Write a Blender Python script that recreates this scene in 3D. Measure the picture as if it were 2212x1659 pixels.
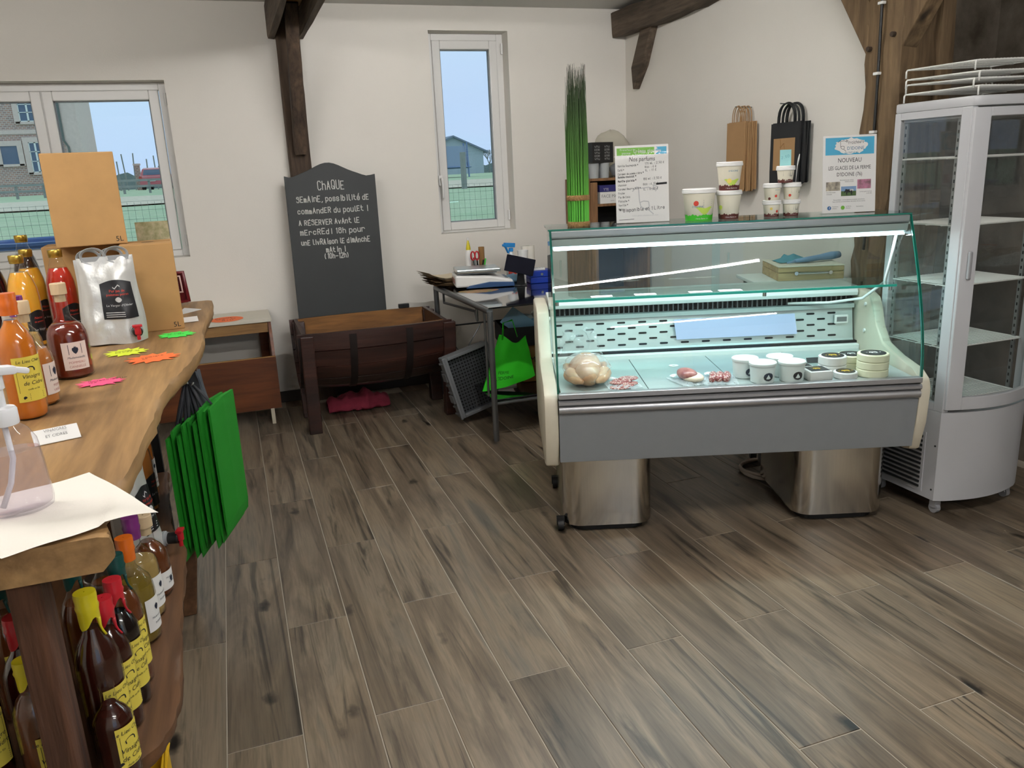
import bpy, bmesh, math, random
from mathutils import Vector, Matrix, noise
random.seed(7)
for o in list(bpy.data.objects): bpy.data.objects.remove(o, do_unlink=True)
SC = bpy.context.scene
COL = SC.collection
R = math.radians
# ------------------------------------------------------------------ camera
CAM_YAW, CAM_PITCH, CAM_ROLL, CAM_H, F_PX = 18.846, 15.03, -2.733, 1.46, 1708.96
def make_camera():
    y, p, r = R(CAM_YAW), R(CAM_PITCH), R(CAM_ROLL)
    fw = Vector((math.sin(y)*math.cos(p), math.cos(y)*math.cos(p), -math.sin(p)))
    rt = Vector((math.cos(y), -math.sin(y), 0)); up = rt.cross(fw)
    r2 = rt*math.cos(r) + up*math.sin(r); u2 = up*math.cos(r) - rt*math.sin(r)
    m = Matrix((r2, u2, -fw)).transposed().to_4x4(); m.translation = (0, 0, CAM_H)
    cd = bpy.data.cameras.new('camera'); cd.sensor_width = 36; cd.lens = F_PX/2212*36; cd.clip_start = .02; cd.clip_end = 400
    co = bpy.data.objects.new('camera', cd); COL.objects.link(co); co.matrix_world = m; SC.camera = co
make_camera()
# ------------------------------------------------------------------ sky
W = bpy.data.worlds.new('sky'); SC.world = W; W.use_nodes = True
wn = W.node_tree.nodes; wl = W.node_tree.links
bg = wn['Background']; bg.inputs[1].default_value = 1.06
tc = wn.new('ShaderNodeTexCoord'); sp = wn.new('ShaderNodeSeparateXYZ'); rp = wn.new('ShaderNodeValToRGB')
nz = wn.new('ShaderNodeTexNoise'); nz.inputs['Scale'].default_value = 2.2; nz.inputs['Detail'].default_value = 4
mp = wn.new('ShaderNodeMapping'); mp.inputs['Scale'].default_value = (1, 1, 5)
mx = wn.new('ShaderNodeMix'); mx.data_type = 'RGBA'; mx.inputs[0].default_value = .10
wl.new(tc.outputs['Generated'], sp.inputs[0]); wl.new(sp.outputs['Z'], rp.inputs[0])
wl.new(tc.outputs['Generated'], mp.inputs[0]); wl.new(mp.outputs[0], nz.inputs['Vector'])
e = rp.color_ramp.elements
e[0].position = 0; e[0].color = (.56, .73, 1.0, 1)
e[1].position = .5; e[1].color = (.66, .88, .96, 1)
wl.new(rp.outputs[0], mx.inputs[6]); wl.new(nz.outputs['Color'], mx.inputs[7]); wl.new(mx.outputs[2], bg.inputs[0])
# ------------------------------------------------------------------ view
vs = SC.view_settings
vs.view_transform = 'Standard'; vs.look = 'None'; vs.gamma = 1; vs.use_curve_mapping = False
vs.exposure = 0.0
TUBE_L = 156.0     # radiance of the ceiling tubes
try:
    cy = SC.cycles
    cy.max_bounces = 8; cy.transparent_max_bounces = 20; cy.diffuse_bounces = 3; cy.glossy_bounces = 3; cy.transmission_bounces = 5; cy.adaptive_threshold = .06; cy.adaptive_min_samples = 16
    cy.caustics_reflective = False; cy.caustics_refractive = False; cy.use_denoising = True; cy.sample_clamp_indirect = 6
except Exception: pass
# ------------------------------------------------------------------ materials
M = {}
def lin(c):
    f = lambda u: u/12.92 if u <= .04045 else ((u+.055)/1.055)**2.4
    return tuple(f(x/255) for x in c) + (1,)
def mat(name, rgb, rough=.5, metal=0, bump=0, bscale=40, vary=0, vscale=6, spec=.5, trans=0, coat=0, emit=0, stretch=None, rgb2=None, sss=0):
    """procedural principled: noise mixes rgb towards rgb2, optional noise bump"""
    m = bpy.data.materials.new(name); m.use_nodes = True; nt = m.node_tree; b = nt.nodes['Principled BSDF']
    c = lin(rgb)
    b.inputs['Base Color'].default_value = c; b.inputs['Roughness'].default_value = rough; b.inputs['Metallic'].default_value = metal
    b.inputs['Specular IOR Level'].default_value = spec
    if trans: b.inputs['Transmission Weight'].default_value = trans
    if coat: b.inputs['Coat Weight'].default_value = coat; b.inputs['Coat Roughness'].default_value = .08
    if sss: b.inputs['Subsurface Weight'].default_value = sss; b.inputs['Subsurface Radius'].default_value = (.03, .02, .01)
    if emit: b.inputs['Emission Color'].default_value = c; b.inputs['Emission Strength'].default_value = emit
    if vary or bump:
        t = nt.nodes.new('ShaderNodeTexCoord'); mpn = nt.nodes.new('ShaderNodeMapping'); nt.links.new(t.outputs['Object'], mpn.inputs[0])
        if stretch: mpn.inputs['Scale'].default_value = stretch
        n = nt.nodes.new('ShaderNodeTexNoise'); n.inputs['Scale'].default_value = vscale; n.inputs['Detail'].default_value = 6; n.inputs['Roughness'].default_value = .6
        nt.links.new(mpn.outputs[0], n.inputs['Vector'])
        if vary:
            rr = nt.nodes.new('ShaderNodeValToRGB'); rr.color_ramp.elements[0].position = .35; rr.color_ramp.elements[1].position = .68
            c2 = lin(rgb2) if rgb2 else tuple(x*(1-vary) for x in c[:3]) + (1,)
            rr.color_ramp.elements[0].color = c2; rr.color_ramp.elements[1].color = c
            nt.links.new(n.outputs['Fac'], rr.inputs[0]); nt.links.new(rr.outputs[0], b.inputs['Base Color'])
        if bump:
            n2 = nt.nodes.new('ShaderNodeTexNoise'); n2.inputs['Scale'].default_value = bscale; n2.inputs['Detail'].default_value = 5
            nt.links.new(mpn.outputs[0], n2.inputs['Vector'])
            bp = nt.nodes.new('ShaderNodeBump'); bp.inputs['Strength'].default_value = bump; bp.inputs['Distance'].default_value = .01
            nt.links.new(n2.outputs['Fac'], bp.inputs['Height']); nt.links.new(bp.outputs[0], b.inputs['Normal'])
    M[name] = m; return m
def glassmat(name, tint=(1, 1, 1), ior=1.5, rough=0.0, haze=0.0, hazecol=(.8, .9, .9)):
    """clear pane: straight-through transmission plus a fresnel reflection, optional veil of dirt"""
    m = bpy.data.materials.new(name); m.use_nodes = True; nt = m.node_tree; nt.nodes.clear()
    out = nt.nodes.new('ShaderNodeOutputMaterial'); tr = nt.nodes.new('ShaderNodeBsdfTransparent'); gl = nt.nodes.new('ShaderNodeBsdfGlossy')
    lw = nt.nodes.new('ShaderNodeLayerWeight'); lw.inputs[0].default_value = .5; pw = nt.nodes.new('ShaderNodeMath'); pw.operation = 'POWER'; pw.inputs[1].default_value = 5; f0 = ((ior-1)/(ior+1))**2; fr = nt.nodes.new('ShaderNodeMath'); fr.operation = 'MULTIPLY_ADD'; fr.inputs[1].default_value = 1-f0; fr.inputs[2].default_value = f0; nt.links.new(lw.outputs['Facing'], pw.inputs[0]); nt.links.new(pw.outputs[0], fr.inputs[0]); ms = nt.nodes.new('ShaderNodeMixShader')
    tr.inputs[0].default_value = tint + (1,); gl.inputs['Roughness'].default_value = rough;
    nt.links.new(fr.outputs[0], ms.inputs[0]); nt.links.new(tr.outputs[0], ms.inputs[1]); nt.links.new(gl.outputs[0], ms.inputs[2])
    last = ms
    if haze:
        df = nt.nodes.new('ShaderNodeBsdfDiffuse'); df.inputs[0].default_value = hazecol + (1,)
        m2 = nt.nodes.new('ShaderNodeMixShader'); m2.inputs[0].default_value = haze
        nt.links.new(ms.outputs[0], m2.inputs[1]); nt.links.new(df.outputs[0], m2.inputs[2]); last = m2
    nt.links.new(last.outputs[0], out.inputs[0]); M[name] = m; return m
def woodmat(name, light, dark, axis='x', scale=1.0, rough=.55, bump=.25, knots=False, rnd=False, mid=None, coat=0):
    """grain runs along the given object axis"""
    m = bpy.data.materials.new(name); m.use_nodes = True; nt = m.node_tree; b = nt.nodes['Principled BSDF']; L = nt.links.new
    t = nt.nodes.new('ShaderNodeTexCoord'); src = t.outputs['Object']
    if rnd:
        oi = nt.nodes.new('ShaderNodeObjectInfo'); vm = nt.nodes.new('ShaderNodeVectorMath'); vm.operation = 'MULTIPLY_ADD'
        cmb = nt.nodes.new('ShaderNodeCombineXYZ'); L(oi.outputs['Random'], cmb.inputs[0]); L(oi.outputs['Random'], cmb.inputs[1]); L(oi.outputs['Random'], cmb.inputs[2])
        vm.inputs[1].default_value = (37, 91, 53); L(cmb.outputs[0], vm.inputs[0]); L(src, vm.inputs[2]); src = vm.outputs[0]
    s = {'x': (1.2, 14, 14), 'y': (14, 1.2, 14), 'z': (14, 14, 1.2)}[axis]
    mpn = nt.nodes.new('ShaderNodeMapping'); mpn.inputs['Scale'].default_value = tuple(q*scale for q in s); L(src, mpn.inputs[0])
    n = nt.nodes.new('ShaderNodeTexNoise'); n.inputs['Scale'].default_value = 1.0; n.inputs['Detail'].default_value = 7; n.inputs['Roughness'].default_value = .62; n.inputs['Distortion'].default_value = .9
    L(mpn.outputs[0], n.inputs['Vector'])
    rr = nt.nodes.new('ShaderNodeValToRGB'); el = rr.color_ramp.elements
    el[0].position = .30; el[0].color = lin(dark); el[1].position = .70; el[1].color = lin(light)
    if mid: q = el.new(.5); q.color = lin(mid)
    L(n.outputs['Fac'], rr.inputs[0]); colr = rr.outputs[0]
    mp2 = nt.nodes.new('ShaderNodeMapping'); mp2.inputs['Scale'].default_value = tuple(q*scale*5 for q in s); L(src, mp2.inputs[0])
    n3 = nt.nodes.new('ShaderNodeTexNoise'); n3.inputs['Scale'].default_value = 1.0; n3.inputs['Detail'].default_value = 3; L(mp2.outputs[0], n3.inputs['Vector'])
    mxx = nt.nodes.new('ShaderNodeMix'); mxx.data_type = 'RGBA'; mxx.blend_type = 'MULTIPLY'; mxx.inputs[0].default_value = .45
    r3 = nt.nodes.new('ShaderNodeValToRGB'); r3.color_ramp.elements[0].position = .35; r3.color_ramp.elements[0].color = (.35, .33, .31, 1); r3.color_ramp.elements[1].position = .6; r3.color_ramp.elements[1].color = (1, 1, 1, 1)
    L(n3.outputs['Fac'], r3.inputs[0]); L(colr, mxx.inputs[6]); L(r3.outputs[0], mxx.inputs[7]); colr = mxx.outputs[2]
    if rnd:   # board to board tone
        hs = nt.nodes.new('ShaderNodeHueSaturation'); mr = nt.nodes.new('ShaderNodeMapRange')
        mr.inputs['To Min'].default_value = .86; mr.inputs['To Max'].default_value = 1.14; L(oi.outputs['Random'], mr.inputs[0]); L(mr.outputs[0], hs.inputs['Value']); L(colr, hs.inputs['Color']); colr = hs.outputs[0]
    if knots:
        mk = nt.nodes.new('ShaderNodeMapping'); ks = {'x': (1.6, 4.2, 4.2), 'y': (4.2, 1.6, 4.2), 'z': (4.2, 4.2, 1.6)}[axis]; mk.inputs['Scale'].default_value = ks; L(src, mk.inputs[0])
        nd = nt.nodes.new('ShaderNodeTexNoise'); nd.inputs['Scale'].default_value = 9; nd.inputs['Detail'].default_value = 3; L(src, nd.inputs['Vector'])
        va = nt.nodes.new('ShaderNodeVectorMath'); va.operation = 'MULTIPLY_ADD'; va.inputs[1].default_value = (.22, .22, .22); L(nd.outputs['Color'], va.inputs[0]); L(mk.outputs[0], va.inputs[2])
        vo = nt.nodes.new('ShaderNodeTexVoronoi'); vo.inputs['Scale'].default_value = 1.0; vo.inputs['Randomness'].default_value = 1; L(va.outputs[0], vo.inputs['Vector'])
        kr = nt.nodes.new('ShaderNodeValToRGB'); kr.color_ramp.elements[0].position = .05; kr.color_ramp.elements[0].color = (.10, .09, .08, 1); kr.color_ramp.elements[1].position = .13; kr.color_ramp.elements[1].color = (1, 1, 1, 1)
        L(vo.outputs['Distance'], kr.inputs[0])
        mk2 = nt.nodes.new('ShaderNodeMix'); mk2.data_type = 'RGBA'; mk2.blend_type = 'MULTIPLY'; mk2.inputs[0].default_value = .85; L(colr, mk2.inputs[6]); L(kr.outputs[0], mk2.inputs[7]); colr = mk2.outputs[2]
    L(colr, b.inputs['Base Color']); b.inputs['Roughness'].default_value = rough
    if coat: b.inputs['Coat Weight'].default_value = coat; b.inputs['Coat Roughness'].default_value = .2
    if bump:
        bp = nt.nodes.new('ShaderNodeBump'); bp.inputs['Strength'].default_value = bump; bp.inputs['Distance'].default_value = .004
        L(n3.outputs['Fac'], bp.inputs['Height']); L(bp.outputs[0], b.inputs['Normal'])
    M[name] = m; return m
# room
mat('wall_paint', (232, 227, 218), .9, bump=.05, bscale=120, vary=.03, vscale=1.5, spec=.2)
mat('ceiling_paint', (214, 213, 208), .92, spec=.2)
mat('recess_wall', (112, 103, 92), .95, bump=.9, bscale=9, vary=.5, vscale=4, rgb2=(62, 55, 45), spec=.15)
mat('grout', (168, 158, 143), .9)
mat('skirting', (52, 44, 36), .5, vary=.3)

woodmat('timber_dark', (96, 78, 62), (36, 26, 20), 'z', .8, .85, .8)
woodmat('timber_brown', (140, 115, 84), (82, 64, 44), 'z', .7, .85, .7, knots=True)
woodmat('timber_grey', (118, 102, 86), (60, 50, 40), 'y', .8, .85, .8)
woodmat('timber_new', (196, 164, 108), (156, 122, 72), 'y', .8, .7, .3)
mat('pvc', (226, 224, 220), .35, spec=.4)
mat('pvc_gasket', (124, 126, 130), .6)
glassmat('pane', (.95, .985, 1.0), 1.45)
# generic
mat('white', (232, 231, 228), .45); mat('white_gloss', (238, 238, 236), .2); mat('cream', (222, 212, 190), .4, vary=.06, vscale=14)
mat('black', (16, 16, 17), .45); mat('black_matt', (20, 19, 19), .85); mat('ink', (28, 28, 30), .7); mat('grey_ink', (120, 120, 120), .8); mat('pale_ink', (190, 190, 190), .8)
mat('paper', (226, 224, 220), .8); mat('paper_warm', (222, 206, 178), .85); mat('paper_blue', (150, 188, 214), .7)
mat('kraft', (187, 145, 92), .82, vary=.12, vscale=9, bump=.03); mat('kraft_dark', (150, 112, 66), .85, vary=.12); mat('kraft_grey', (160, 132, 96), .82, vary=.12, vscale=12)
mat('steel', (190, 192, 192), .28, 1); mat('steel_brushed', (214, 211, 205), .16, 1, vary=.08, vscale=5, stretch=(40, 40, 1)); mat('grey_metal', (120, 122, 124), .38, .85); mat('chrome', (215, 215, 215), .12, 1)
mat('case_grey', (126, 129, 132), .5, vary=.03, vscale=20); mat('case_alu', (176, 176, 178), .35, .7); mat('case_white', (220, 226, 222), .4); mat('case_steel', (196, 206, 204), .4, .55, vary=.06, vscale=6)
mat('slot_dark', (12, 13, 14), .9); mat('coil_dark', (26, 26, 27), .7, bump=.5, bscale=90)

def tilemat():
    """wood-look porcelain: long wavering dark veins, fine grain, black knots; every tile shifted by its own random"""
    m = bpy.data.materials.new('floor_tile'); m.use_nodes = True; nt = m.node_tree; b = nt.nodes['Principled BSDF']; L = nt.links.new; N = nt.nodes.new
    t = N('ShaderNodeTexCoord'); oi = N('ShaderNodeObjectInfo'); cmb = N('ShaderNodeCombineXYZ'); vm = N('ShaderNodeVectorMath'); vm.operation = 'MULTIPLY_ADD'
    for k in range(3): L(oi.outputs['Random'], cmb.inputs[k])
    vm.inputs[1].default_value = (37, 91, 53); L(cmb.outputs[0], vm.inputs[0]); L(t.outputs['Object'], vm.inputs[2]); src = vm.outputs[0]
    def nz_(scale, detail, dist, rough=.6):
        mp_ = N('ShaderNodeMapping'); mp_.inputs['Scale'].default_value = scale; L(src, mp_.inputs[0]); n = N('ShaderNodeTexNoise'); n.inputs['Scale'].default_value = 1; n.inputs['Detail'].default_value = detail; n.inputs['Distortion'].default_value = dist; n.inputs['Roughness'].default_value = rough; L(mp_.outputs[0], n.inputs['Vector']); return n.outputs['Fac']
    def ramp(f, *st):
        r = N('ShaderNodeValToRGB'); el = r.color_ramp.elements; el[0].position, el[0].color = st[0][0], st[0][1]; el[1].position, el[1].color = st[-1][0], st[-1][1]
        for p_, c_ in st[1:-1]: q = el.new(p_); q.color = c_
        L(f, r.inputs[0]); return r.outputs[0]
    def mul(a, c, f):
        x = N('ShaderNodeMix'); x.data_type = 'RGBA'; x.blend_type = 'MULTIPLY'; x.inputs[0].default_value = f; L(a, x.inputs[6]); L(c, x.inputs[7]); return x.outputs[2]
    g = lambda v: (v, v*.98, v*.95, 1)
    base = ramp(nz_((8, .9, 8), 5, 1.2), (.30, lin((83, 73, 61))), (.46, lin((106, 94, 80))), (.58, lin((129, 116, 99))), (.72, lin((100, 94, 85))))
    vein = ramp(nz_((11, .62, 11), 7, 2.6, .6), (.33, g(.22)), (.39, g(.62)), (.45, g(1.0)), (.62, g(1.06)))
    fine = ramp(nz_((150, 5, 60), 4, .4), (.32, g(.55)), (.55, g(1.0)))
    c = mul(mul(base, vein, .85), fine, .55)
    mk = N('ShaderNodeMapping'); mk.inputs['Scale'].default_value = (6.2, 3.0, 5); L(src, mk.inputs[0]); nd = N('ShaderNodeTexNoise'); nd.inputs['Scale'].default_value = 26; L(src, nd.inputs['Vector'])
    va = N('ShaderNodeVectorMath'); va.operation = 'MULTIPLY_ADD'; va.inputs[1].default_value = (.16, .16, .16); L(nd.outputs['Color'], va.inputs[0]); L(mk.outputs[0], va.inputs[2])
    vo = N('ShaderNodeTexVoronoi'); vo.inputs['Scale'].default_value = 1; L(va.outputs[0], vo.inputs['Vector'])
    sel = N('ShaderNodeMath'); sel.operation = 'GREATER_THAN'; sel.inputs[1].default_value = .5; sc_ = N('ShaderNodeSeparateColor'); L(vo.outputs['Color'], sc_.inputs[0]); L(sc_.outputs[0], sel.inputs[0])
    kn = ramp(vo.outputs['Distance'], (.05, g(.06)), (.10, g(.35)), (.16, g(1.0))); kx = N('ShaderNodeMix'); kx.data_type = 'RGBA'; kx.blend_type = 'MULTIPLY'; L(sel.outputs[0], kx.inputs[0]); L(c, kx.inputs[6]); L(kn, kx.inputs[7])
    hs = N('ShaderNodeHueSaturation'); mr = N('ShaderNodeMapRange'); mr.inputs['To Min'].default_value = .86; mr.inputs['To Max'].default_value = 1.12; L(oi.outputs['Random'], mr.inputs[0]); L(mr.outputs[0], hs.inputs['Value']); L(kx.outputs[2], hs.inputs['Color'])
    L(hs.outputs[0], b.inputs['Base Color']); b.inputs['Roughness'].default_value = .40; M['floor_tile'] = m
tilemat()
# ------------------------------------------------------------------ mesh helpers
FONT = {}
def text2d(s, size):
    """default font outline as flat polygons, left aligned on the baseline"""
    key = (s, round(size, 5))
    if key not in FONT:
        cu = bpy.data.curves.new('t', 'FONT'); cu.body = s; cu.size = size; cu.resolution_u = 2
        ob = bpy.data.objects.new('t', cu); me = bpy.data.meshes.new_from_object(ob)
        FONT[key] = ([tuple(v.co[:2]) for v in me.vertices], [tuple(p.vertices) for p in me.polygons])
        bpy.data.objects.remove(ob); bpy.data.curves.remove(cu); bpy.data.meshes.remove(me)
    return FONT[key]
HW = {k: v.split() for k, v in {
 'a': '46160503123243 4642', 'b': '0802 0516364543321203', 'c': '4536160503123243', 'd': '4842 4536160503123243', 'e': '04444536160503123243', 'é': '04444536160503123243 2739',
 'f': '48381712 0636', 'g': '4641302010 4536160503123243', 'h': '0802 0516364542', 'i': '2622 2728', 'j': '26211000 2728', 'k': '0802 3604 1442', 'l': '18132232', 'm': '0602 05162522 25364542',
 'n': '0602 0516364542', 'o': '160503123243453616', 'p': '0600 0516364543321203', 'q': '4640 4536160503123243', 'r': '0602 05163645', 's': '45361605143443321203', 't': '18133242 0636',
 'u': '0603123243 4642', 'v': '062246', 'w': '0612253246', 'x': '0642 4602', 'y': '0622 4610', 'z': '06460242', 'A': '022842 1434', 'B': '0208384746350535444332 3202', 'C': '4738180703123243',
 'D': '02082847433202', 'E': '48080242 0535', 'É': '48080242 0535 2839', 'F': '480802 0535', 'G': '47381807031232434525', 'H': '0208 4248 0545', 'I': '2228', 'L': '080242', 'M': '0208254842', 'N': '02084248',
 'O': '180703123243473818', 'P': '02083847463505', 'Q': '180703123243473818 2442', 'R': '02083847463505 2542', 'S': '473818071636454332 1203', 'T': '0848 2822', 'U': '080312324348', 'V': '082248', 'Y': '0825 482522',
 '0': '180703123243473818', '1': '172822', '2': '07183847460242', '5': '48080535443312 03', '6': '482704031232434435', '7': '084822', '8': '1607183847361605031232434536', '3': '0748254433 1203', '9': '463617184846420',
 ',': '2211', '!': '2824 2322', '(': '28161422', ')': '18262412', '-': '0444', '*': '0547 0745 2428', ':': '2322 2625', '€': '47281603123243 0535', '.': '2223', "'": '2826', '/': '0248', 'è': '04444536160503123243 3819', 'û': '0603123243 4642 172837'}.items()}
class MB:
    def __init__(s): s.v = []; s.f = []
    def add(s, vs, fs):
        n = len(s.v); s.v += [tuple(v) for v in vs]; s.f += [tuple(i+n for i in f) for f in fs]; return s
    def box(s, x0, x1, y0, y1, z0, z1):
        return s.add([(x0,y0,z0),(x1,y0,z0),(x1,y1,z0),(x0,y1,z0),(x0,y0,z1),(x1,y0,z1),(x1,y1,z1),(x0,y1,z1)],
                     [(3,2,1,0),(4,5,6,7),(0,1,5,4),(1,2,6,5),(2,3,7,6),(3,0,4,7)])
    def obox(s, c, size, rot=(0,0,0)):
        m = Matrix.Rotation(rot[2],3,'Z') @ Matrix.Rotation(rot[1],3,'Y') @ Matrix.Rotation(rot[0],3,'X'); c = Vector(c); h = [q/2 for q in size]
        vs = [c + m @ Vector((sx*h[0], sy*h[1], sz*h[2])) for sz in (-1,1) for sx,sy in ((-1,-1),(1,-1),(1,1),(-1,1))]
        return s.add(vs, [(3,2,1,0),(4,5,6,7),(0,1,5,4),(1,2,6,5),(2,3,7,6),(3,0,4,7)])
    def tube(s, pts, r, n=8, closed=False, flat=1.0):
        pts = [Vector(p) for p in pts]; k = len(pts); rs = r if isinstance(r, (list, tuple)) else [r]*k
        rings = []; prev = None
        for i in range(k):
            a = pts[(i-1) % k] if (closed or i > 0) else pts[i]; b = pts[(i+1) % k] if (closed or i < k-1) else pts[i]
            t = (b-a).normalized()
            if prev is None:
                u = t.orthogonal().normalized() if abs(t.z) > .9 else t.cross(Vector((0,0,1))).normalized()
            else: u = (prev - t*prev.dot(t)).normalized()
            prev = u; w = t.cross(u)
            rings.append([pts[i] + (u*math.cos(2*math.pi*j/n) + w*flat*math.sin(2*math.pi*j/n))*rs[i] for j in range(n)])
        vs = [v for rg in rings for v in rg]; fs = []
        for i in range(k if closed else k-1):
            i2 = (i+1) % k
            for j in range(n): fs.append((i*n+j, i*n+(j+1) % n, i2*n+(j+1) % n, i2*n+j))
        if not closed: fs += [tuple(range(n-1,-1,-1)), tuple((k-1)*n+j for j in range(n))]
        return s.add(vs, fs)
    def lathe(s, prof, c=(0,0,0), n=24, sx=1, sy=1, rot=None, close=True):
        c = Vector(c); vs = []; fs = []
        for r, z in prof:
            for j in range(n):
                a = 2*math.pi*j/n; p = Vector((r*sx*math.cos(a), r*sy*math.sin(a), z)); vs.append(c + (rot @ p if rot else p))
        for i in range(len(prof)-1):
            for j in range(n): fs.append((i*n+j, i*n+(j+1) % n, (i+1)*n+(j+1) % n, (i+1)*n+j))
        if close: fs += [tuple(range(n-1,-1,-1)), tuple((len(prof)-1)*n+j for j in range(n))]
        return s.add(vs, fs)
    def prism(s, poly, h0, h1, fn=None):
        """fn maps (x, y, h) to 3D"""
        fn = fn or (lambda x,y,h: (x,y,h)); n = len(poly)
        vs = [fn(x,y,h0) for x,y in poly] + [fn(x,y,h1) for x,y in poly]
        return s.add(vs, [tuple(range(n-1,-1,-1)), tuple(range(n,2*n))] + [(i,(i+1) % n,n+(i+1) % n,n+i) for i in range(n)])
    def grid(s, fn, nu, nv, cu=False):
        vs = [fn(i/nu, j/nv) for j in range(nv+1) for i in range(nu+(0 if cu else 1))]; w = nu+(0 if cu else 1)
        return s.add(vs, [(j*w+i, j*w+(i+1) % w, (j+1)*w+(i+1) % w, (j+1)*w+i) for j in range(nv) for i in range(nu)])
    def text(s, t, fn, size, align='L', x=0, y=0, shear=0, sx=1):
        v, f = text2d(t, size)
        if not v: return s
        w = max(p[0] for p in v); ox = {'L': 0, 'C': -w/2, 'R': -w}[align]
        return s.add([fn(x + sx*(p[0]+ox) + shear*p[1], y + p[1]) for p in v], f)
    def hand(s, t, fn, size, x=0, y=0, w=None, slope=0, jit=.25, width=None):
        """single stroke handwriting as flat ribbons; size = cap height"""
        u = size/6; w = w or u*.55; rnd = random.Random(len(t)*7+int(size*1e5)); cx = x
        adv = sum((3.2 if ch == ' ' else 4.2 if ch in "il!,.'1:" else 5.9) for ch in t)*u
        sc = width/adv if width else 1
        for ch in t:
            if ch in HW:
                dy = rnd.uniform(-jit, jit)*u; k = u*rnd.uniform(.92, 1.08)
                for st in HW[ch]:
                    st = st if len(st) % 2 == 0 else st[:-1]
                    p = [(cx + int(st[i])*.92*k*sc, y + dy + (int(st[i+1])-2)*k + slope*(cx-x)) for i in range(0, len(st), 2)]
                    for (x0, y0), (x1, y1) in zip(p, p[1:]):
                        dx, dyy = x1-x0, y1-y0; l = math.hypot(dx, dyy) or 1; nx, ny = -dyy/l*w/2, dx/l*w/2; ex, ey = dx/l*w/2, dyy/l*w/2
                        s.add([fn(x0-ex+nx, y0-ey+ny), fn(x0-ex-nx, y0-ey-ny), fn(x1+ex-nx, y1+ey-ny), fn(x1+ex+nx, y1+ey+ny)], [(0,1,2,3)])
            cx += (3.2 if ch == ' ' else 4.2 if ch in "il!,.'1:" else 5.9)*u*sc
        return s
    def mesh(s, name, bevel=0, smooth=False, sub=(0,0,0), seg=2):
        me = bpy.data.meshes.new(name); me.from_pydata([(v[0]-sub[0], v[1]-sub[1], v[2]-sub[2]) for v in s.v], [], s.f)
        bm = bmesh.new(); bm.from_mesh(me)
        if bevel:
            eds = [e_ for e_ in bm.edges if len(e_.link_faces) == 2 and e_.calc_face_angle(0) > R(28)]
            bmesh.ops.bevel(bm, geom=eds, offset=bevel, segments=seg, profile=.5, affect='EDGES', clamp_overlap=True)
        bmesh.ops.recalc_face_normals(bm, faces=bm.faces)
        if smooth is True:
            for f in bm.faces: f.smooth = True
        elif smooth:
            for f in bm.faces: f.smooth = True
            for e_ in bm.edges:
                if len(e_.link_faces) == 2 and e_.calc_face_angle(0) > R(smooth): e_.smooth = False
        bm.to_mesh(me); bm.free(); return me
    def build(s, name, material, parent=None, bevel=0, smooth=False, sub=(0,0,0), loc=None, rot=None, seg=2, label=None):
        me = s.mesh(name, bevel, smooth, sub, seg); me.materials.append(M[material] if isinstance(material, str) else material)
        return link(name, me, parent, loc, rot, label)
def link(name, data, parent=None, loc=None, rot=None, label=None):
    o = bpy.data.objects.new(name, data); COL.objects.link(o)
    if parent is not None: o.parent = parent
    if loc is not None: o.location = loc
    if rot is not None: o.rotation_euler = rot
    if label: o['label'] = label
    return o
def tag(o, label=None, cat=None, group=None, kind=None):
    if label: o['label'] = label
    if cat: o['category'] = cat
    if group: o['group'] = group
    if kind: o['kind'] = kind
    return o
def thing(name, label, cat, loc=(0,0,0), rz=0, group=None):
    o = bpy.data.objects.new(name, None); o.empty_display_size = .05; COL.objects.link(o)
    o.location = loc; o.rotation_euler = (0, 0, rz); return tag(o, label, cat, group)
def struct(o): o['kind'] = 'structure'; return o
def dup(root, loc, rz, label=None, scale=None):
    r = root.copy(); COL.objects.link(r); r.location = loc; r.rotation_euler = (r.rotation_euler.x, r.rotation_euler.y, rz)
    if label: r['label'] = label
    if scale: r.scale = scale
    for ch in list(root.children):
        c = ch.copy(); COL.objects.link(c); c.parent = r
        for g in list(ch.children):
            d = g.copy(); COL.objects.link(d); d.parent = c
    return r
def plane(o, u, v, lift=0):
    o, u, v = Vector(o), Vector(u).normalized(), Vector(v).normalized(); o = o + u.cross(v)*lift
    return lambda x, y: o + u*x + v*y
def cyl(r, ang, z0=0, c=(0,0,0)):
    """wrap flat x,y onto an upright cylinder of radius r, x=0 facing angle ang"""
    return lambda x, y: (c[0] + r*math.cos(ang + x/r), c[1] + r*math.sin(ang + x/r), c[2] + z0 + y)
def nz3(x, y, z, s=1.0): return noise.noise(Vector((x*s, y*s, z*s)))
def arc(cx, cy, r, a0, a1, n): return [(cx + r*math.cos(R(a0+(a1-a0)*i/n)), cy + r*math.sin(R(a0+(a1-a0)*i/n))) for i in range(n+1)]
CA, SA = math.cos(R(CAM_YAW)), math.sin(R(CAM_YAW))
def cw(a, b, z=0): return Vector((a*CA + b*SA, -a*SA + b*CA, z))      # counter frame (along, deep, up) to room
CROT = -R(CAM_YAW)
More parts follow.
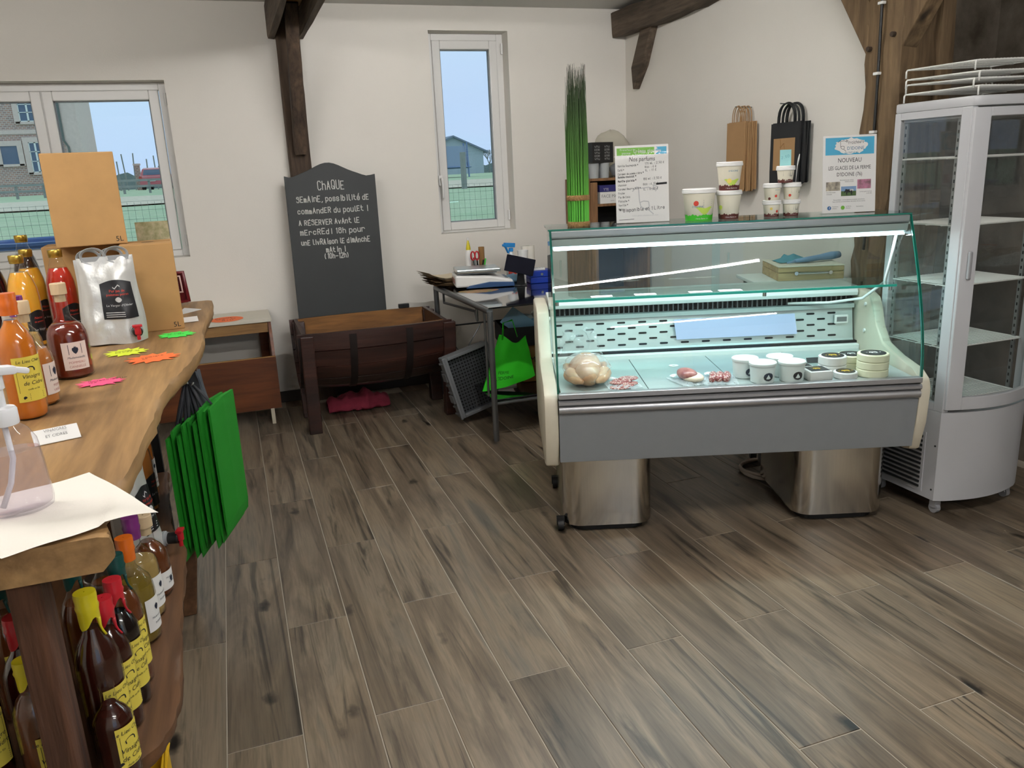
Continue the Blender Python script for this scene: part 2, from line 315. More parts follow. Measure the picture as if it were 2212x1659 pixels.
def timber(name, p0, p1, w, d, material, n=10, jit=.006, side=(1,0,0), parent=None, taper=1.0, seed=0, bow=0):
    """hand-hewn beam from p0 to p1, w across 'side', d the other way"""
    p0, p1 = Vector(p0), Vector(p1); t = (p1-p0).normalized(); u = Vector(side); u = (u - t*u.dot(t)).normalized(); v = t.cross(u); rr = random.Random(seed); b = MB(); vs = []
    cs = [(-.5,-.42),(-.42,-.5),(.42,-.5),(.5,-.42),(.5,.42),(.42,.5),(-.42,.5),(-.5,.42)]; L = (p1-p0).length
    for i in range(n+1):
        k = 1 + (taper-1)*i/n; c = t*(L*i/n) + v*bow*math.sin(math.pi*i/n)
        for q, (a, e_) in enumerate(cs): vs.append(c + u*(a*w*k + rr.uniform(-jit, jit)) + v*(e_*d*k + rr.uniform(-jit, jit)))
    fs = [(i*8+j, i*8+(j+1) % 8, (i+1)*8+(j+1) % 8, (i+1)*8+j) for i in range(n) for j in range(8)] + [tuple(range(7,-1,-1)), tuple(n*8+j for j in range(8))]
    b.add(vs, fs); return b.build(name, material, parent, smooth=35, loc=p0)
# ------------------------------------------------------------------ the room
YB, XR, ZC = 5.48, 2.853, 2.533       # back wall face, right wall face, ceiling
XL, YF = -2.3, -2.6
fl = struct(MB().box(XL, 3.6, YF, YB, -.06, -.002).build('floor', 'grout'))
tw, tl, gap, x00 = .198, 1.125, .0035, .015
tmesh = MB().box(-tw/2+gap/2, tw/2-gap/2, -tl/2+gap/2, tl/2-gap/2, -.006, 0).mesh('floor_tile', bevel=.0012, seg=1); tmesh.materials.append(M['floor_tile'])
half = MB().box(-tw/2+gap/2, tw/2-gap/2, -tl/4+gap/2, tl/4-gap/2, -.006, 0).mesh('floor_tile', bevel=.0012, seg=1); half.materials.append(M['floor_tile'])
for i in range(-6, 17):
    xc = x00 + tw*(i+.5)
    y0 = 2.515 if i % 2 == 0 else 1.95
    for k in range(-3, 4):
        yc = y0 + tl*(k+.5)
        if yc - tl/2 > YB - .02 or yc < -1.0: continue
        if yc + tl/2 > YB: link('floor_tile', half, fl, (xc, yc - tl/4, 0))
        else: link('floor_tile', tmesh, fl, (xc, yc, 0))
def wall_with_holes(name, x0, x1, y0, y1, z0, z1, holes, material):
    xs = sorted({x0, x1, *[h[0] for h in holes], *[h[1] for h in holes]}); b = MB()
    for a, c in zip(xs, xs[1:]):
        hs = [h for h in holes if h[0] <= a and h[1] >= c]
        if not hs: b.box(a, c, y0, y1, z0, z1)
        else: b.box(a, c, y0, y1, z0, hs[0][2]); b.box(a, c, y0, y1, hs[0][3], z1)
    me = b.mesh(name)
    bm = bmesh.new(); bm.from_mesh(me); bmesh.ops.remove_doubles(bm, verts=bm.verts, dist=1e-4); bm.to_mesh(me); bm.free(); me.materials.append(M[material]); return struct(link(name, me))
W1 = (-1.632, -.252, 1.030, 2.088); W2 = (1.402, 1.957, 1.056, 2.382)
wall_with_holes('wall_back', XL-.2, 3.6, YB, YB+.28, -.06, ZC+.2, [W1, W2], 'wall_paint')
struct(MB().box(XR, XR+.3, 2.98, YB, -.06, ZC+.2).build('wall_right', 'wall_paint'))
struct(MB().box(3.46, 3.6, YF, 2.98, -.06, ZC+.2).build('wall_recess', 'recess_wall'))
struct(MB().box(XR+.3, 3.6, 2.96, 2.98+.1, -.06, ZC+.2).build('wall_return', 'recess_wall'))
struct(MB().box(XL-.2, XL, YF, YB, -.06, ZC+.2).build('wall_left', 'wall_paint'))
wall_with_holes('wall_front', XL, 3.6, YF-.2, YF, -.06, ZC+.2, [(.1, 1.9, -.06, 2.15)], 'wall_paint')
d1 = MB()
for q in ((.1, .18, 0, 2.15), (1.82, 1.9, 0, 2.15), (.96, 1.04, 0, 2.15), (.18, .96, 2.07, 2.15), (1.04, 1.82, 2.07, 2.15), (.18, .96, 0, .12), (1.04, 1.82, 0, .12)): d1.box(q[0], q[1], YF-.12, YF-.06, q[2], q[3])
d1 = struct(d1.build('door_1', 'pvc', bevel=.004))
for x0, x1 in ((.18, .96), (1.04, 1.82)): MB().box(x0, x1, YF-.092, YF-.088, .12, 2.07).build('pane', 'pane', d1)
struct(MB().box(XL, 3.6, YF, YB, ZC, ZC+.2).build('ceiling', 'ceiling_paint'))
struct(MB().box(XL, XR, YB-.012, YB, 0, .075).build('baseboard_back', 'skirting', bevel=.002, seg=1))
struct(MB().box(XR-.012, XR, 3.1, YB-.012, 0, .075).build('baseboard_right', 'skirting', bevel=.002, seg=1))
# ---- windows
def window(name, x0, x1, z0, z1, panes, handle, hinge_x):
    yf = YB + .115
    f = .045; rootb = MB()
    for a in ((x0, x0+f, z0, z1), (x1-f, x1, z0, z1), (x0+f, x1-f, z0, z0+f), (x0+f, x1-f, z1-f, z1)): rootb.box(a[0], a[1], yf, yf+.07, a[2], a[3])
    if len(panes) > 1:
        xm = (panes[0][1]+panes[1][0])/2; rootb.box(xm-.018, xm+.018, yf-.004, yf+.07, z0+f, z1-f)
    o = struct(rootb.build(name, 'pvc', bevel=.004))
    for (a, b_, c, d) in panes:
        s = MB(); w = .056
        for q in ((a-w, a, c-w, d+w), (b_, b_+w, c-w, d+w), (a, b_, c-w, c), (a, b_, d, d+w)): s.box(q[0], q[1], yf-.016, yf+.05, q[2], q[3])
        so = s.build('sash', 'pvc', o, bevel=.006)
        g = MB()
        for q in ((a, a+.006, c, d), (b_-.006, b_, c, d), (a, b_, c, c+.006), (a, b_, d-.006, d)): g.box(q[0], q[1], yf+.004, yf+.03, q[2], q[3])
        g.build('gasket', 'pvc_gasket', so)
        MB().box(a-.005, b_+.005, yf+.016, yf+.020, c-.005, d+.005).build('pane', 'pane', so)
    for hz in (z1-.10, z0+.10):
        MB().tube([(hinge_x, yf-.022, hz-.035), (hinge_x, yf-.022, hz+.035)], .008, 10).build('hinge', 'white', o, smooth=40)
    if handle:
        hx, hz = handle; h = MB().box(hx-.014, hx+.014, yf-.024, yf-.016, hz-.035, hz+.035)
        h.tube([(hx, yf-.02, hz+.01), (hx, yf-.055, hz+.01), (hx+.003, yf-.06, hz-.02), (hx+.003, yf-.058, hz-.12)], .009, 8); h.build('handle', 'white', o, bevel=.002, smooth=40)
    return o
window('window_1', W1[0], W1[1], W1[2], W1[3], [(-1.526, -1.0, 1.128, 1.986), (-.883, -.357, 1.128, 1.986)], None, W1[1]-.012)
window('window_2', W2[0], W2[1], W2[2], W2[3], [(1.502, 1.853, 1.128, 2.280)], (1.447, 1.42), W2[1]-.014)
# ---- timbers: post on the back wall with its brace and the pair of tie boards
timber('trim_1', (.49, 5.44, 0), (.49, 5.44, ZC), .135, .09, 'timber_dark', 14, .004, seed=1)
timber('trim_2', (.492, 5.375, 1.64), (.492, 4.97, 2.44), .075, .075, 'timber_dark', 8, .003, seed=2)
timber('trim_3', (.40, YB, 2.425), (.40, 2.2, 2.425), .04, .205, 'timber_grey', 12, .003, seed=3)
timber('trim_4', (.58, YB, 2.425), (.58, 2.2, 2.425), .04, .205, 'timber_grey', 12, .003, seed=4)
timber('trim_5', (.49, 5.08, 2.48), (.49, 2.2, 2.48), .13, .09, 'timber_new', 4, .001, seed=5)
# beam running along the right wall with its strut, both let into the wall
timber('trim_6', (2.80, 5.47, 2.43), (2.80, 3.35, 2.52), .13, .165, 'timber_grey', 14, .010, seed=6, bow=-.04)
b = MB(); b.prism([(5.155, 2.37), (5.005, 2.37), (5.14, 2.12), (5.276, 1.975), (5.30, 2.12)], 2.80, 2.862, lambda y, z, h: (h, y, z)); struct(b.build('trim_7', 'timber_grey', bevel=.006))
timber('trim_8', (2.885, 2.95, 0), (2.885, 2.95, ZC), .21, .21, 'timber_brown', 26, .011, seed=8)
b = MB(); b.prism([(3.045, 1.875), (3.045, 2.10), (3.40, ZC), (3.575, ZC), (3.233, 2.148)], 2.792, 2.90, lambda y, z, h: (h, y, z)); b.build('trim_9', 'timber_brown', bevel=.006)
b = MB(); b.prism([(2.855, 1.885), (2.855, 2.12), (2.50, ZC), (2.33, ZC), (2.70, 2.10)], 2.792, 2.88, lambda y, z, h: (h, y, z)); b.build('trim_10', 'timber_brown', bevel=.006)
timber('trim_11', (3.03, 2.88, 0), (3.03, 2.88, ZC), .075, .10, 'timber_brown', 16, .007, seed=11)
for o in list(COL.objects):
    if o.name.startswith('trim_'): o['kind'] = 'structure'
for py, pz in ((3.02, 1.91), (2.885, 1.95)):
    MB().tube([(2.80, py, pz), (2.768, py, pz)], .011, 8).build('peg', 'timber_dark', bpy.data.objects['trim_8'], smooth=40, sub=(2.885, 2.95, 0))
# ---- ceiling tubes (the lamps that light the room)
mat('tube_glow', (255, 253, 251), .5, emit=TUBE_L)
def ceiling_tube(x, y, label):
    t = thing('ceiling_tube_light', label, 'ceiling light', (x, y, ZC), 0, 'ceiling tube lights')
    MB().box(-.76, .76, -.03, .03, -.045, 0).build('housing', 'white', t, bevel=.004)
    MB().tube([(-.74, 0, -.062), (.74, 0, -.062)], .016, 12).build('tube', 'tube_glow', t, smooth=40)
ceiling_tube(1.25, .78, 'long tube light on the ceiling nearest the camera')
ceiling_tube(1.05, 3.05, 'long tube light on the ceiling above the display counter')
ceiling_tube(1.25, -1.45, 'added fill tube light on the ceiling behind the camera, out of view')  # unseen tube added to brighten the surfaces that face the camera
ceiling_tube(-1.25, 1.9, 'long tube light on the ceiling above the wooden counter')
# power cable stapled down the post
t = thing('power_cable', 'black cable clipped down the brown timber post', 'cable', (2.77, 2.953, 0))
pts = [(.004*math.sin(z*5)-.002, .006*math.sin(z*2.3), z) for z in [ZC - .06*i for i in range(26)]]
MB().tube(pts, .0065, 8).build('cable', 'black', t, smooth=True)
for z in (2.085, 1.80, 1.555): MB().box(-.014, .006, -.018, .012, z-.006, z+.006).build('clip', 'white', t, bevel=.002)
# ------------------------------------------------------------------ outdoors, seen through the two windows
mat('lawn', (164, 186, 148), .95, vary=.45, vscale=2.2, rgb2=(188, 198, 166), bump=.6, bscale=14)  # lawn and the other outdoor colours are lightened to imitate haze
mat('gravel', (230, 216, 196), .95, vary=.3, vscale=9, rgb2=(200, 184, 162), bump=.6, bscale=12)
mat('house_stone', (228, 204, 196), .9, vary=.1); mat('slate', (120, 130, 150), .7); mat('barn_wall', (176, 186, 198), .8, vary=.1); mat('hedge', (112, 126, 124), .95, vary=.4, bump=.8, bscale=6)
mat('weathered', (150, 152, 150), .9, vary=.15); mat('lamp_red', (190, 60, 50), .3); mat('car_red', (196, 96, 104), .3, coat=.5); mat('car_glass', (84, 104, 130), .1); mat('rubber', (22, 22, 23), .7); mat('tramp_blue', (116, 136, 176), .7); mat('net_blue', (146, 158, 182), .8); mat('tub_blue', (44, 84, 150), .35); mat('wire', (104, 112, 108), .5, .5)
m = mat('brick', (140, 96, 80), .9); nt = m.node_tree
tcn = nt.nodes.new('ShaderNodeTexCoord'); mpn = nt.nodes.new('ShaderNodeMapping'); mpn.inputs['Rotation'].default_value = (R(90), 0, 0); br = nt.nodes.new('ShaderNodeTexBrick')
br.inputs['Color1'].default_value = lin((192, 146, 132)); br.inputs['Color2'].default_value = lin((160, 130, 126)); br.inputs['Mortar'].default_value = lin((206, 198, 192)); br.inputs['Scale'].default_value = 2.2; br.inputs['Mortar Size'].default_value = .03
nt.links.new(tcn.outputs['Object'], mpn.inputs[0]); nt.links.new(mpn.outputs[0], br.inputs['Vector']); nt.links.new(br.outputs['Color'], nt.nodes['Principled BSDF'].inputs['Base Color'])
GZ = [(5.76, .98), (8, 1.04), (20, 1.086), (30, 1.207), (54, 1.37), (100, 1.44), (220, 1.45)]
def gz(y):
    for (a, p), (b_, q) in zip(GZ, GZ[1:]):
        if y <= b_: return p + (q-p)*max(0, y-a)/(b_-a)
    return GZ[-1][1]
ys = [5.76, 6.5, 8, 12, 20, 25, 30, 40, 54, 75, 100, 150, 220]
b = MB(); b.grid(lambda u, v: ((-60 + 150*u), ys[round(v*12)], gz(ys[round(v*12)])), 30, 12); struct(b.build('ground', 'lawn'))
b = MB(); xs_ = [-30 + 2*i for i in range(46)]
b.grid(lambda u, v: (-30 + 90*u, 20.5 + .5*math.sin(u*40) + .3*math.sin(u*97) + v*(9.5 - .5*math.sin(u*40)), gz(20.5 + v*9.5) + .03), 90, 6); tag(b.build('gravel_track', 'gravel'), 'pale gravel track crossing the lawn outside the windows', 'gravel', kind='stuff')
# brick farmhouse
t = thing('farmhouse', 'brick farmhouse with white windows outside the left window', 'house', (-11, 58, gz(58)))
S_ = (-11, 58, gz(58)); bx = lambda: MB()
wall = MB().box(-19, -8.05, 58, 64.3, 1.2, 8.4).build('wall', 'brick', t, sub=S_)
MB().box(-19.05, -8.0, 57.93, 58, 5.05, 5.3).build('string_course', 'house_stone', wall, sub=S_)
MB().box(-8.1, -7.98, 57.9, 64.3, 1.2, 8.4).build('gable_render', 'house_stone', t, sub=S_)
MB().box(-8.9, -8.0, 57.92, 58.02, 1.2, 8.4).build('quoin', 'house_stone', t, sub=S_)
r_ = MB(); r_.prism([(57.4, 8.3), (64.9, 8.3), (61.15, 11.6)], -19.2, -7.7, lambda y, z, h: (h, y, z)); r_.build('roof', 'slate', t, sub=S_)
MB().tube([(-8.95, 57.85, 8.2), (-8.95, 57.85, 4.6), (-8.75, 57.85, 4.2), (-8.75, 57.85, 1.3)], .07, 6).build('drainpipe', 'wire', t, sub=S_)
for (x0, x1, z0, z1, nm) in ((-11.15, -10.2, 5.77, 7.2, 1), (-10.95, -10.25, 2.76, 4.55, 1), (-12.5, -11.6, 3.3, 4.37, 0), (-14.6, -13.6, 5.77, 7.2, 1), (-14.6, -13.7, 2.76, 4.5, 1)):
    b = MB()
    for q in ((x0-.3, x0, z0-.12, z1+.3), (x1, x1+.3, z0-.12, z1+.3), (x0, x1, z1, z1+.3), (x0-.25, x1+.25, z0-.15, z0)): b.box(q[0], q[1], 57.88, 58.05, q[2], q[3])
    w = b.build('window', 'house_stone', t, sub=S_)
    MB().box(x0, x1, 57.95, 57.99, z0, z1).build('pane', 'car_glass', w, sub=S_)
    b = MB(); xm = (x0+x1)/2; k = .05
    for q in ((x0, x0+k, z0, z1), (x1-k, x1, z0, z1), (xm-k, xm+k, z0, z1), (x0, x1, z0, z0+k), (x0, x1, z1-k, z1), (x0, x1, z0+(z1-z0)*.36, z0+(z1-z0)*.36+.04), (x0, x1, z0+(z1-z0)*.68, z0+(z1-z0)*.68+.04)): b.box(q[0], q[1], 57.90, 57.95, q[2], q[3])
    if nm: b.build('window_bars', 'white', w, sub=S_)
# small red car, seen from behind
cx, cy0, cz = -4.6, 62, gz(62)
t = thing('car', 'small red hatchback parked beyond the fence outside the left window', 'car', (cx, cy0, cz), R(-8))
side = [(0, .35), (.05, .85), (.28, .95), (.62, 1.42), (1.0, 1.5), (2.2, 1.46), (2.9, .98), (3.7, .82), (3.85, .35)]
b = MB(); b.prism(side, -.8, .8, lambda y, z, h: (h*(1 if z < 1 else .84), y, z)); b.build('body', 'car_red', t, bevel=.05)
b = MB(); b.add([(-.6, .33, 1.0), (.6, .33, 1.0), (.54, .58, 1.36), (-.54, .58, 1.36)], [(0, 1, 2, 3)]); b.add([(-.6, .30, 1.0), (.6, .30, 1.0), (.54, .55, 1.36), (-.54, .55, 1.36)], [(0, 1, 2, 3)]); b.build('rear_window', 'car_glass', t)
for sx in (-1, 1):
    MB().box(sx*.72-.09, sx*.72+.09, -.02, .1, .7, .92).build('tail_light', 'lamp_red', t)
    for wy in (.7, 3.05): MB().lathe([(.3, -.1), (.3, .1)], (sx*.72, wy, .3), 16, rot=Matrix.Rotation(R(90), 3, 'Y')).build('wheel', 'rubber', t)
MB().box(-.78, .78, -.08, .06, .3, .52).build('bumper', 'car_red', t, bevel=.03)
MB().box(-.26, .26, -.1, -.05, .56, .68).build('number_plate', 'white', t)
# orchard poles and a brick gate pillar
for i, (px, h) in enumerate(((-7.45, 2.2), (-6.98, 2.75), (-6.45, 2.8), (-6.2, 1.9), (-5.5, 2.35), (-4.9, 2.6), (-4.55, 1.8), (-7.75, 1.3), (-5.95, 1.2), (-4.3, 2.0))):
    o = MB().tube([(0, 0, 0), (random.uniform(-.08, .12)*h, 0, h)], .05, 6).build('orchard_pole', 'weathered', loc=(px, 70 + .3*i, gz(70)))
    tag(o, 'thin wooden orchard pole, ' + {-7.75: 'first', -7.45: 'second', -6.98: 'third', -6.45: 'fourth', -6.2: 'fifth', -5.95: 'sixth', -5.5: 'seventh', -4.9: 'eighth', -4.55: 'ninth', -4.3: 'tenth'}[px] + ' from the left beyond the red car', 'pole', 'orchard poles outside the left window')
t = thing('gate_pillar', 'square brick pillar with stone cap among the orchard poles', 'pillar', (-5.75, 66, gz(66)))
MB().box(-.18, .18, -.18, .18, 0, 1.75).build('shaft', 'brick', t); MB().box(-.24, .24, -.24, .24, 1.75, 1.88).build('cap', 'house_stone', t)
# field fence
t = thing('rail_fence', 'grey wooden post and rail fence in front of the farmhouse', 'fence', (-6, 40, gz(40)))
for i in range(13): MB().box(-6.6 + i*1.05, -6.5 + i*1.05, -.05, .05, -.1, .60).build('post', 'weathered', t)
for z in (.26, .52): MB().box(-7, 6.4, -.09, -.05, z, z+.10).build('rail', 'weathered', t)
# hedge line on the horizon
b = MB(); b.grid(lambda u, v: (-60 + 140*u, 120 + 3*v, 1.3 + (1-abs(2*v-1))*(1.7 + .8*nz3(u*60, 1, v, 1) + .5*nz3(u*200, 3, v, 1))), 160, 4); tag(b.build('hedgerow', 'hedge'), 'distant dark hedgerow along the horizon', 'hedge')
# barn, trampoline, gate post
t = thing('barn', 'grey metal barn with a low gable outside the narrow window', 'barn', (25, 92, gz(92)))
b = MB(); b.prism([(21, 1.2), (29.2, 1.2), (29.2, 4.0), (25.6, 5.6), (21, 3.7)], 92, 104, lambda x, z, h: (x, h, z)); b.build('wall', 'barn_wall', t, sub=(25, 92, gz(92)))
b = MB()
for (xa, za, xb, zb) in ((20.6, 3.62, 25.6, 5.75), (29.7, 3.9, 25.6, 5.75)): b.add([(xa, 91.6, za), (xb, 91.6, zb), (xb, 104.4, zb), (xa, 104.4, za), (xa, 91.6, za-.2), (xb, 91.6, zb-.2), (xb, 104.4, zb-.2), (xa, 104.4, za-.2)], [(0,1,2,3),(7,6,5,4),(0,4,5,1),(1,5,6,2),(2,6,7,3),(3,7,4,0)])
b.build('roof', 'slate', t, sub=(25, 92, gz(92)))
t = thing('trampoline', 'blue garden trampoline with a dark net outside the narrow window', 'trampoline', (11.0, 42, gz(42)))
b = MB(); b.lathe([(1.45, .45), (1.6, .5), (1.45, .55)], n=28, close=False); b.lathe([(1.45, .5), (.01, .5)], n=28, close=False); b.build('mat', 'tramp_blue', t)
b = MB(); b.lathe([(1.5, .5), (1.38, 1.55)], n=28, close=False); b.build('net', 'net_blue', t)
for k in range(6):
    a = R(60*k + 20); MB().tube([(1.55*math.cos(a), 1.55*math.sin(a), 0), (1.5*math.cos(a), 1.5*math.sin(a), 1.75)], .04, 6).build('pole', 'tramp_blue', t)
tag(MB().box(-.06, .06, -.06, .06, -.1, .90).build('fence_post', 'weathered', loc=(5.80, 20, gz(20)), bevel=.01), 'square weathered fence post outside the narrow window', 'fence post')
# bare shrubs right of the barn
t = thing('bare_tree', 'bare winter tree beside the barn', 'tree', (31.2, 96, gz(96)))
def twigs(p, d, l, r, lev, b_):
    q = p + d*l; b_.tube([p, q], [r, r*.6], 5)
    if lev:
        for _ in range(4): twigs(q, (d + Vector((random.uniform(-.7, .7), random.uniform(-.7, .7), random.uniform(-.1, .5)))).normalized(), l*.72, r*.55, lev-1, b_)
b = MB(); twigs(Vector((0, 0, 0)), Vector((0, 0, 1)), 1.0, .1, 4, b); b.build('branches', 'weathered', t)
# wire netting close to the wall
t = thing('wire_netting', 'low wire mesh fence just outside the windows', 'fence', (0, 7.0, gz(7)))
b = MB(); wires = []
x = -2.6
while x < 3.4:
    wires.append(((x, .004*math.sin(x*9), -.02), (x + .01*math.sin(x*5), 0, .355 + .006*math.sin(x*3)))); x += .052
for k in range(6): wires.append(((-2.6, 0, .01 + k*.069), (3.4, 0, .012 + k*.069)))
for p, q in wires: b.tube([p, q], .0011, 3)
o = b.build('mesh', 'wire', t); o['kind'] = 'stuff'
for px in (-2.3, 3.2): MB().tube([(px, .02, -.2), (px, .02, .42)], .012, 6).build('stake', 'weathered', t)
t = thing('plastic_tub', 'round blue plastic tub on the grass outside the left window', 'tub', (-1.30, 6.62, gz(6.62)))
b = MB(); b.lathe([(.30, .0), (.33, .10), (.365, .115), (.372, .135), (.355, .14), (.335, .128), (.30, .02), (.01, .015)], n=40, close=False); b.build('shell', 'tub_blue', t, smooth=40)
# ------------------------------------------------------------------ live-edge counter on the left
woodmat('slab', (190, 152, 102), (120, 89, 55), 'y', .55, .5, .35, mid=(164, 127, 82))
woodmat('slab_edge', (140, 110, 72), (78, 56, 34), 'y', .9, .8, .8)
woodmat('bark_wood', (104, 68, 46), (46, 28, 22), 'z', .9, .9, 1.6)
woodmat('shelf_wood', (126, 88, 58), (74, 48, 30), 'y', .6, .5, .3)
ZT, ZS = .95, .45
edge = [(-.235, 1.262), (-.241, 1.30), (-.262, 1.36), (-.262, 1.42), (-.247, 1.49), (-.236, 1.60), (-.231, 1.76), (-.222, 1.90), (-.218, 2.0), (-.221, 2.14), (-.208, 2.26), (-.180, 2.42), (-.157, 2.56), (-.140, 2.74), (-.133, 2.92), (-.139, 3.08), (-.136, 3.22), (-.122, 3.45), (-.112, 3.68), (-.118, 3.90)]
def live_slab(name, ed, xl, z0, z1, parent, material, sub, over=.012, seed=0):
    """slab with a wavy bevelled waney edge on its right side; the far edge runs back to xl"""
    n = len(ed); prof = [(0, 1.0), (.35, .72), (.2, .35), (-1.2, 0)]; b = MB(); vs = []
    fine = []
    for i in range(n-1):
        for k in range(4):
            f = k/4; fine.append((ed[i][0]*(1-f)+ed[i+1][0]*f + .004*nz3(i+f, seed, 0, 3), ed[i][1]*(1-f)+ed[i+1][1]*f))
    fine.append(ed[-1]); m = len(fine)
    for (x, y) in fine:
        vs.append((xl, y, z1)); vs.append((x - .015, y, z1))
        for (o_, h) in prof: vs.append((x + over*o_ + .005*nz3(y*9, h*3, seed+1, 1.5), y, z0 + (z1-z0)*(h - (.06 if h == 1.0 else 0))))
        vs.append((xl, y, z0))
    k = 3 + len(prof)
    fs = [(i*k+j, i*k+(j+1) % k, (i+1)*k+(j+1) % k, (i+1)*k+j) for i in range(m-1) for j in range(k)] + [tuple(range(k-1, -1, -1)), tuple((m-1)*k+j for j in range(k))]
    b.add(vs, fs); return b.build(name, material, parent, smooth=50, sub=sub)
S_ = (-.6, 2.5, 0)
ctr = thing('wooden_counter', 'rustic counter of thick live-edge wooden slabs on the left', 'counter', S_)
live_slab('slab_top', edge, -1.02, .892, ZT, ctr, 'slab', S_)
sedge = [(-.40, 1.30), (-.33, 1.345), (-.287, 1.39), (-.251, 1.426), (-.228, 1.485), (-.219, 1.575), (-.225, 1.756), (-.233, 1.978), (-.234, 2.163), (-.238, 2.317), (-.280, 2.47), (-.302, 2.68), (-.318, 2.86), (-.326, 3.02)]
live_slab('shelf', sedge, -.98, .412, ZS, ctr, 'shelf_wood', S_, .008, 5)
MB().box(-.392, -.347, 1.285, 1.365, 0, .893).build('leg', 'bark_wood', ctr, bevel=.006, sub=S_)
b = MB(); b.add([(-.325, 2.742, 0), (-.281, 2.742, 0), (-.281, 2.802, 0), (-.325, 2.802, 0), (-.20, 2.742, .893), (-.156, 2.742, .893), (-.156, 2.802, .893), (-.20, 2.802, .893)], [(3,2,1,0),(4,5,6,7),(0,1,5,4),(1,2,6,5),(2,3,7,6),(3,0,4,7)]); b.build('leg', 'shelf_wood', ctr, bevel=.004, sub=S_)
MB().box(-.98, -.93, 1.3, 1.37, 0, .893).build('leg', 'bark_wood', ctr, bevel=.006, sub=S_)
MB().box(-.98, -.93, 3.0, 3.07, 0, .893).build('leg', 'bark_wood', ctr, bevel=.006, sub=S_)
MB().box(-.93, -.34, 3.03, 3.06, .0, .893).build('end_panel', 'black_matt', ctr, sub=S_)  # plain black sheet added to fill the dark area below the far end
# ---- bottles
glassmat('bottle_glass', (.96, .97, .96), 1.45)
def liq(name, rgb, rough=.12, tr=0, ss=0): mat(name, rgb, rough, coat=.6, trans=tr, spec=.5, sss=ss)
liq('juice_yellow', (240, 176, 52), ss=.8); liq('juice_red', (206, 54, 36), ss=.8); liq('juice_dark', (40, 14, 18)); liq('syrup_red', (120, 40, 24), tr=.25); liq('amber', (222, 138, 66), tr=.35); liq('amber_pale', (206, 172, 104), tr=.4); liq('vinegar', (232, 130, 36), tr=.2); liq('dark_cider', (58, 20, 12), tr=.1); liq('olive_oil', (146, 122, 44), tr=.3); liq('black_liquid', (20, 10, 10)); liq('brown_liquid', (112, 58, 26), tr=.2)
mat('gold_cap', (190, 158, 72), .3, .9); mat('cork_wood', (214, 188, 150), .7, vary=.1); mat('wax_purple', (120, 44, 116), .3, coat=.3); mat('wax_orange', (228, 112, 30), .35, coat=.3); mat('wax_red', (196, 36, 48), .35, coat=.3); mat('wax_yellow', (222, 206, 34), .35, coat=.3); mat('wax_green', (14, 70, 66), .35, coat=.3); mat('wax_olive', (150, 168, 40), .4)
mat('label_yellow', (228, 208, 82), .7); mat('label_cream', (232, 216, 206), .7); mat('label_black', (24, 24, 28), .4); mat('label_pink', (226, 190, 180), .7); mat('label_white', (232, 230, 226), .7); mat('rose_ink', (176, 112, 104), .8); mat('navy_ink', (30, 38, 56), .8); mat('red_ink', (206, 66, 50), .7)
P_JUICE = [(.036, 0), (.042, .004), (.0425, .02), (.0425, .165), (.040, .195), (.033, .225), (.022, .256), (.0175, .272), (.0165, .290)]
P_SPIRIT = [(.046, 0), (.0525, .006), (.053, .02), (.053, .112), (.051, .128), (.044, .146), (.030, .160), (.019, .172), (.0165, .185), (.0165, .225), (.0185, .227), (.0185, .236)]
P_WINE = [(.033, 0), (.037, .005), (.038, .02), (.038, .165), (.036, .188), (.028, .210), (.018, .226), (.0145, .240), (.0140, .285), (.0155, .288), (.0155, .298)]
P_ROUND = [(.040, 0), (.045, .006), (.046, .02), (.046, .078), (.043, .098), (.033, .113), (.022, .121), (.018, .130), (.018, .160)]
def scale_prof(p, kr, kz): return [(r*kr, z*kz) for r, z in p]
def prof_r(p, z):
    for (r0, z0), (r1, z1) in zip(p, p[1:]):
        if z0 <= z <= z1: return r0 + (r1-r0)*(z-z0)/max(1e-6, z1-z0)
    return p[-1][0]
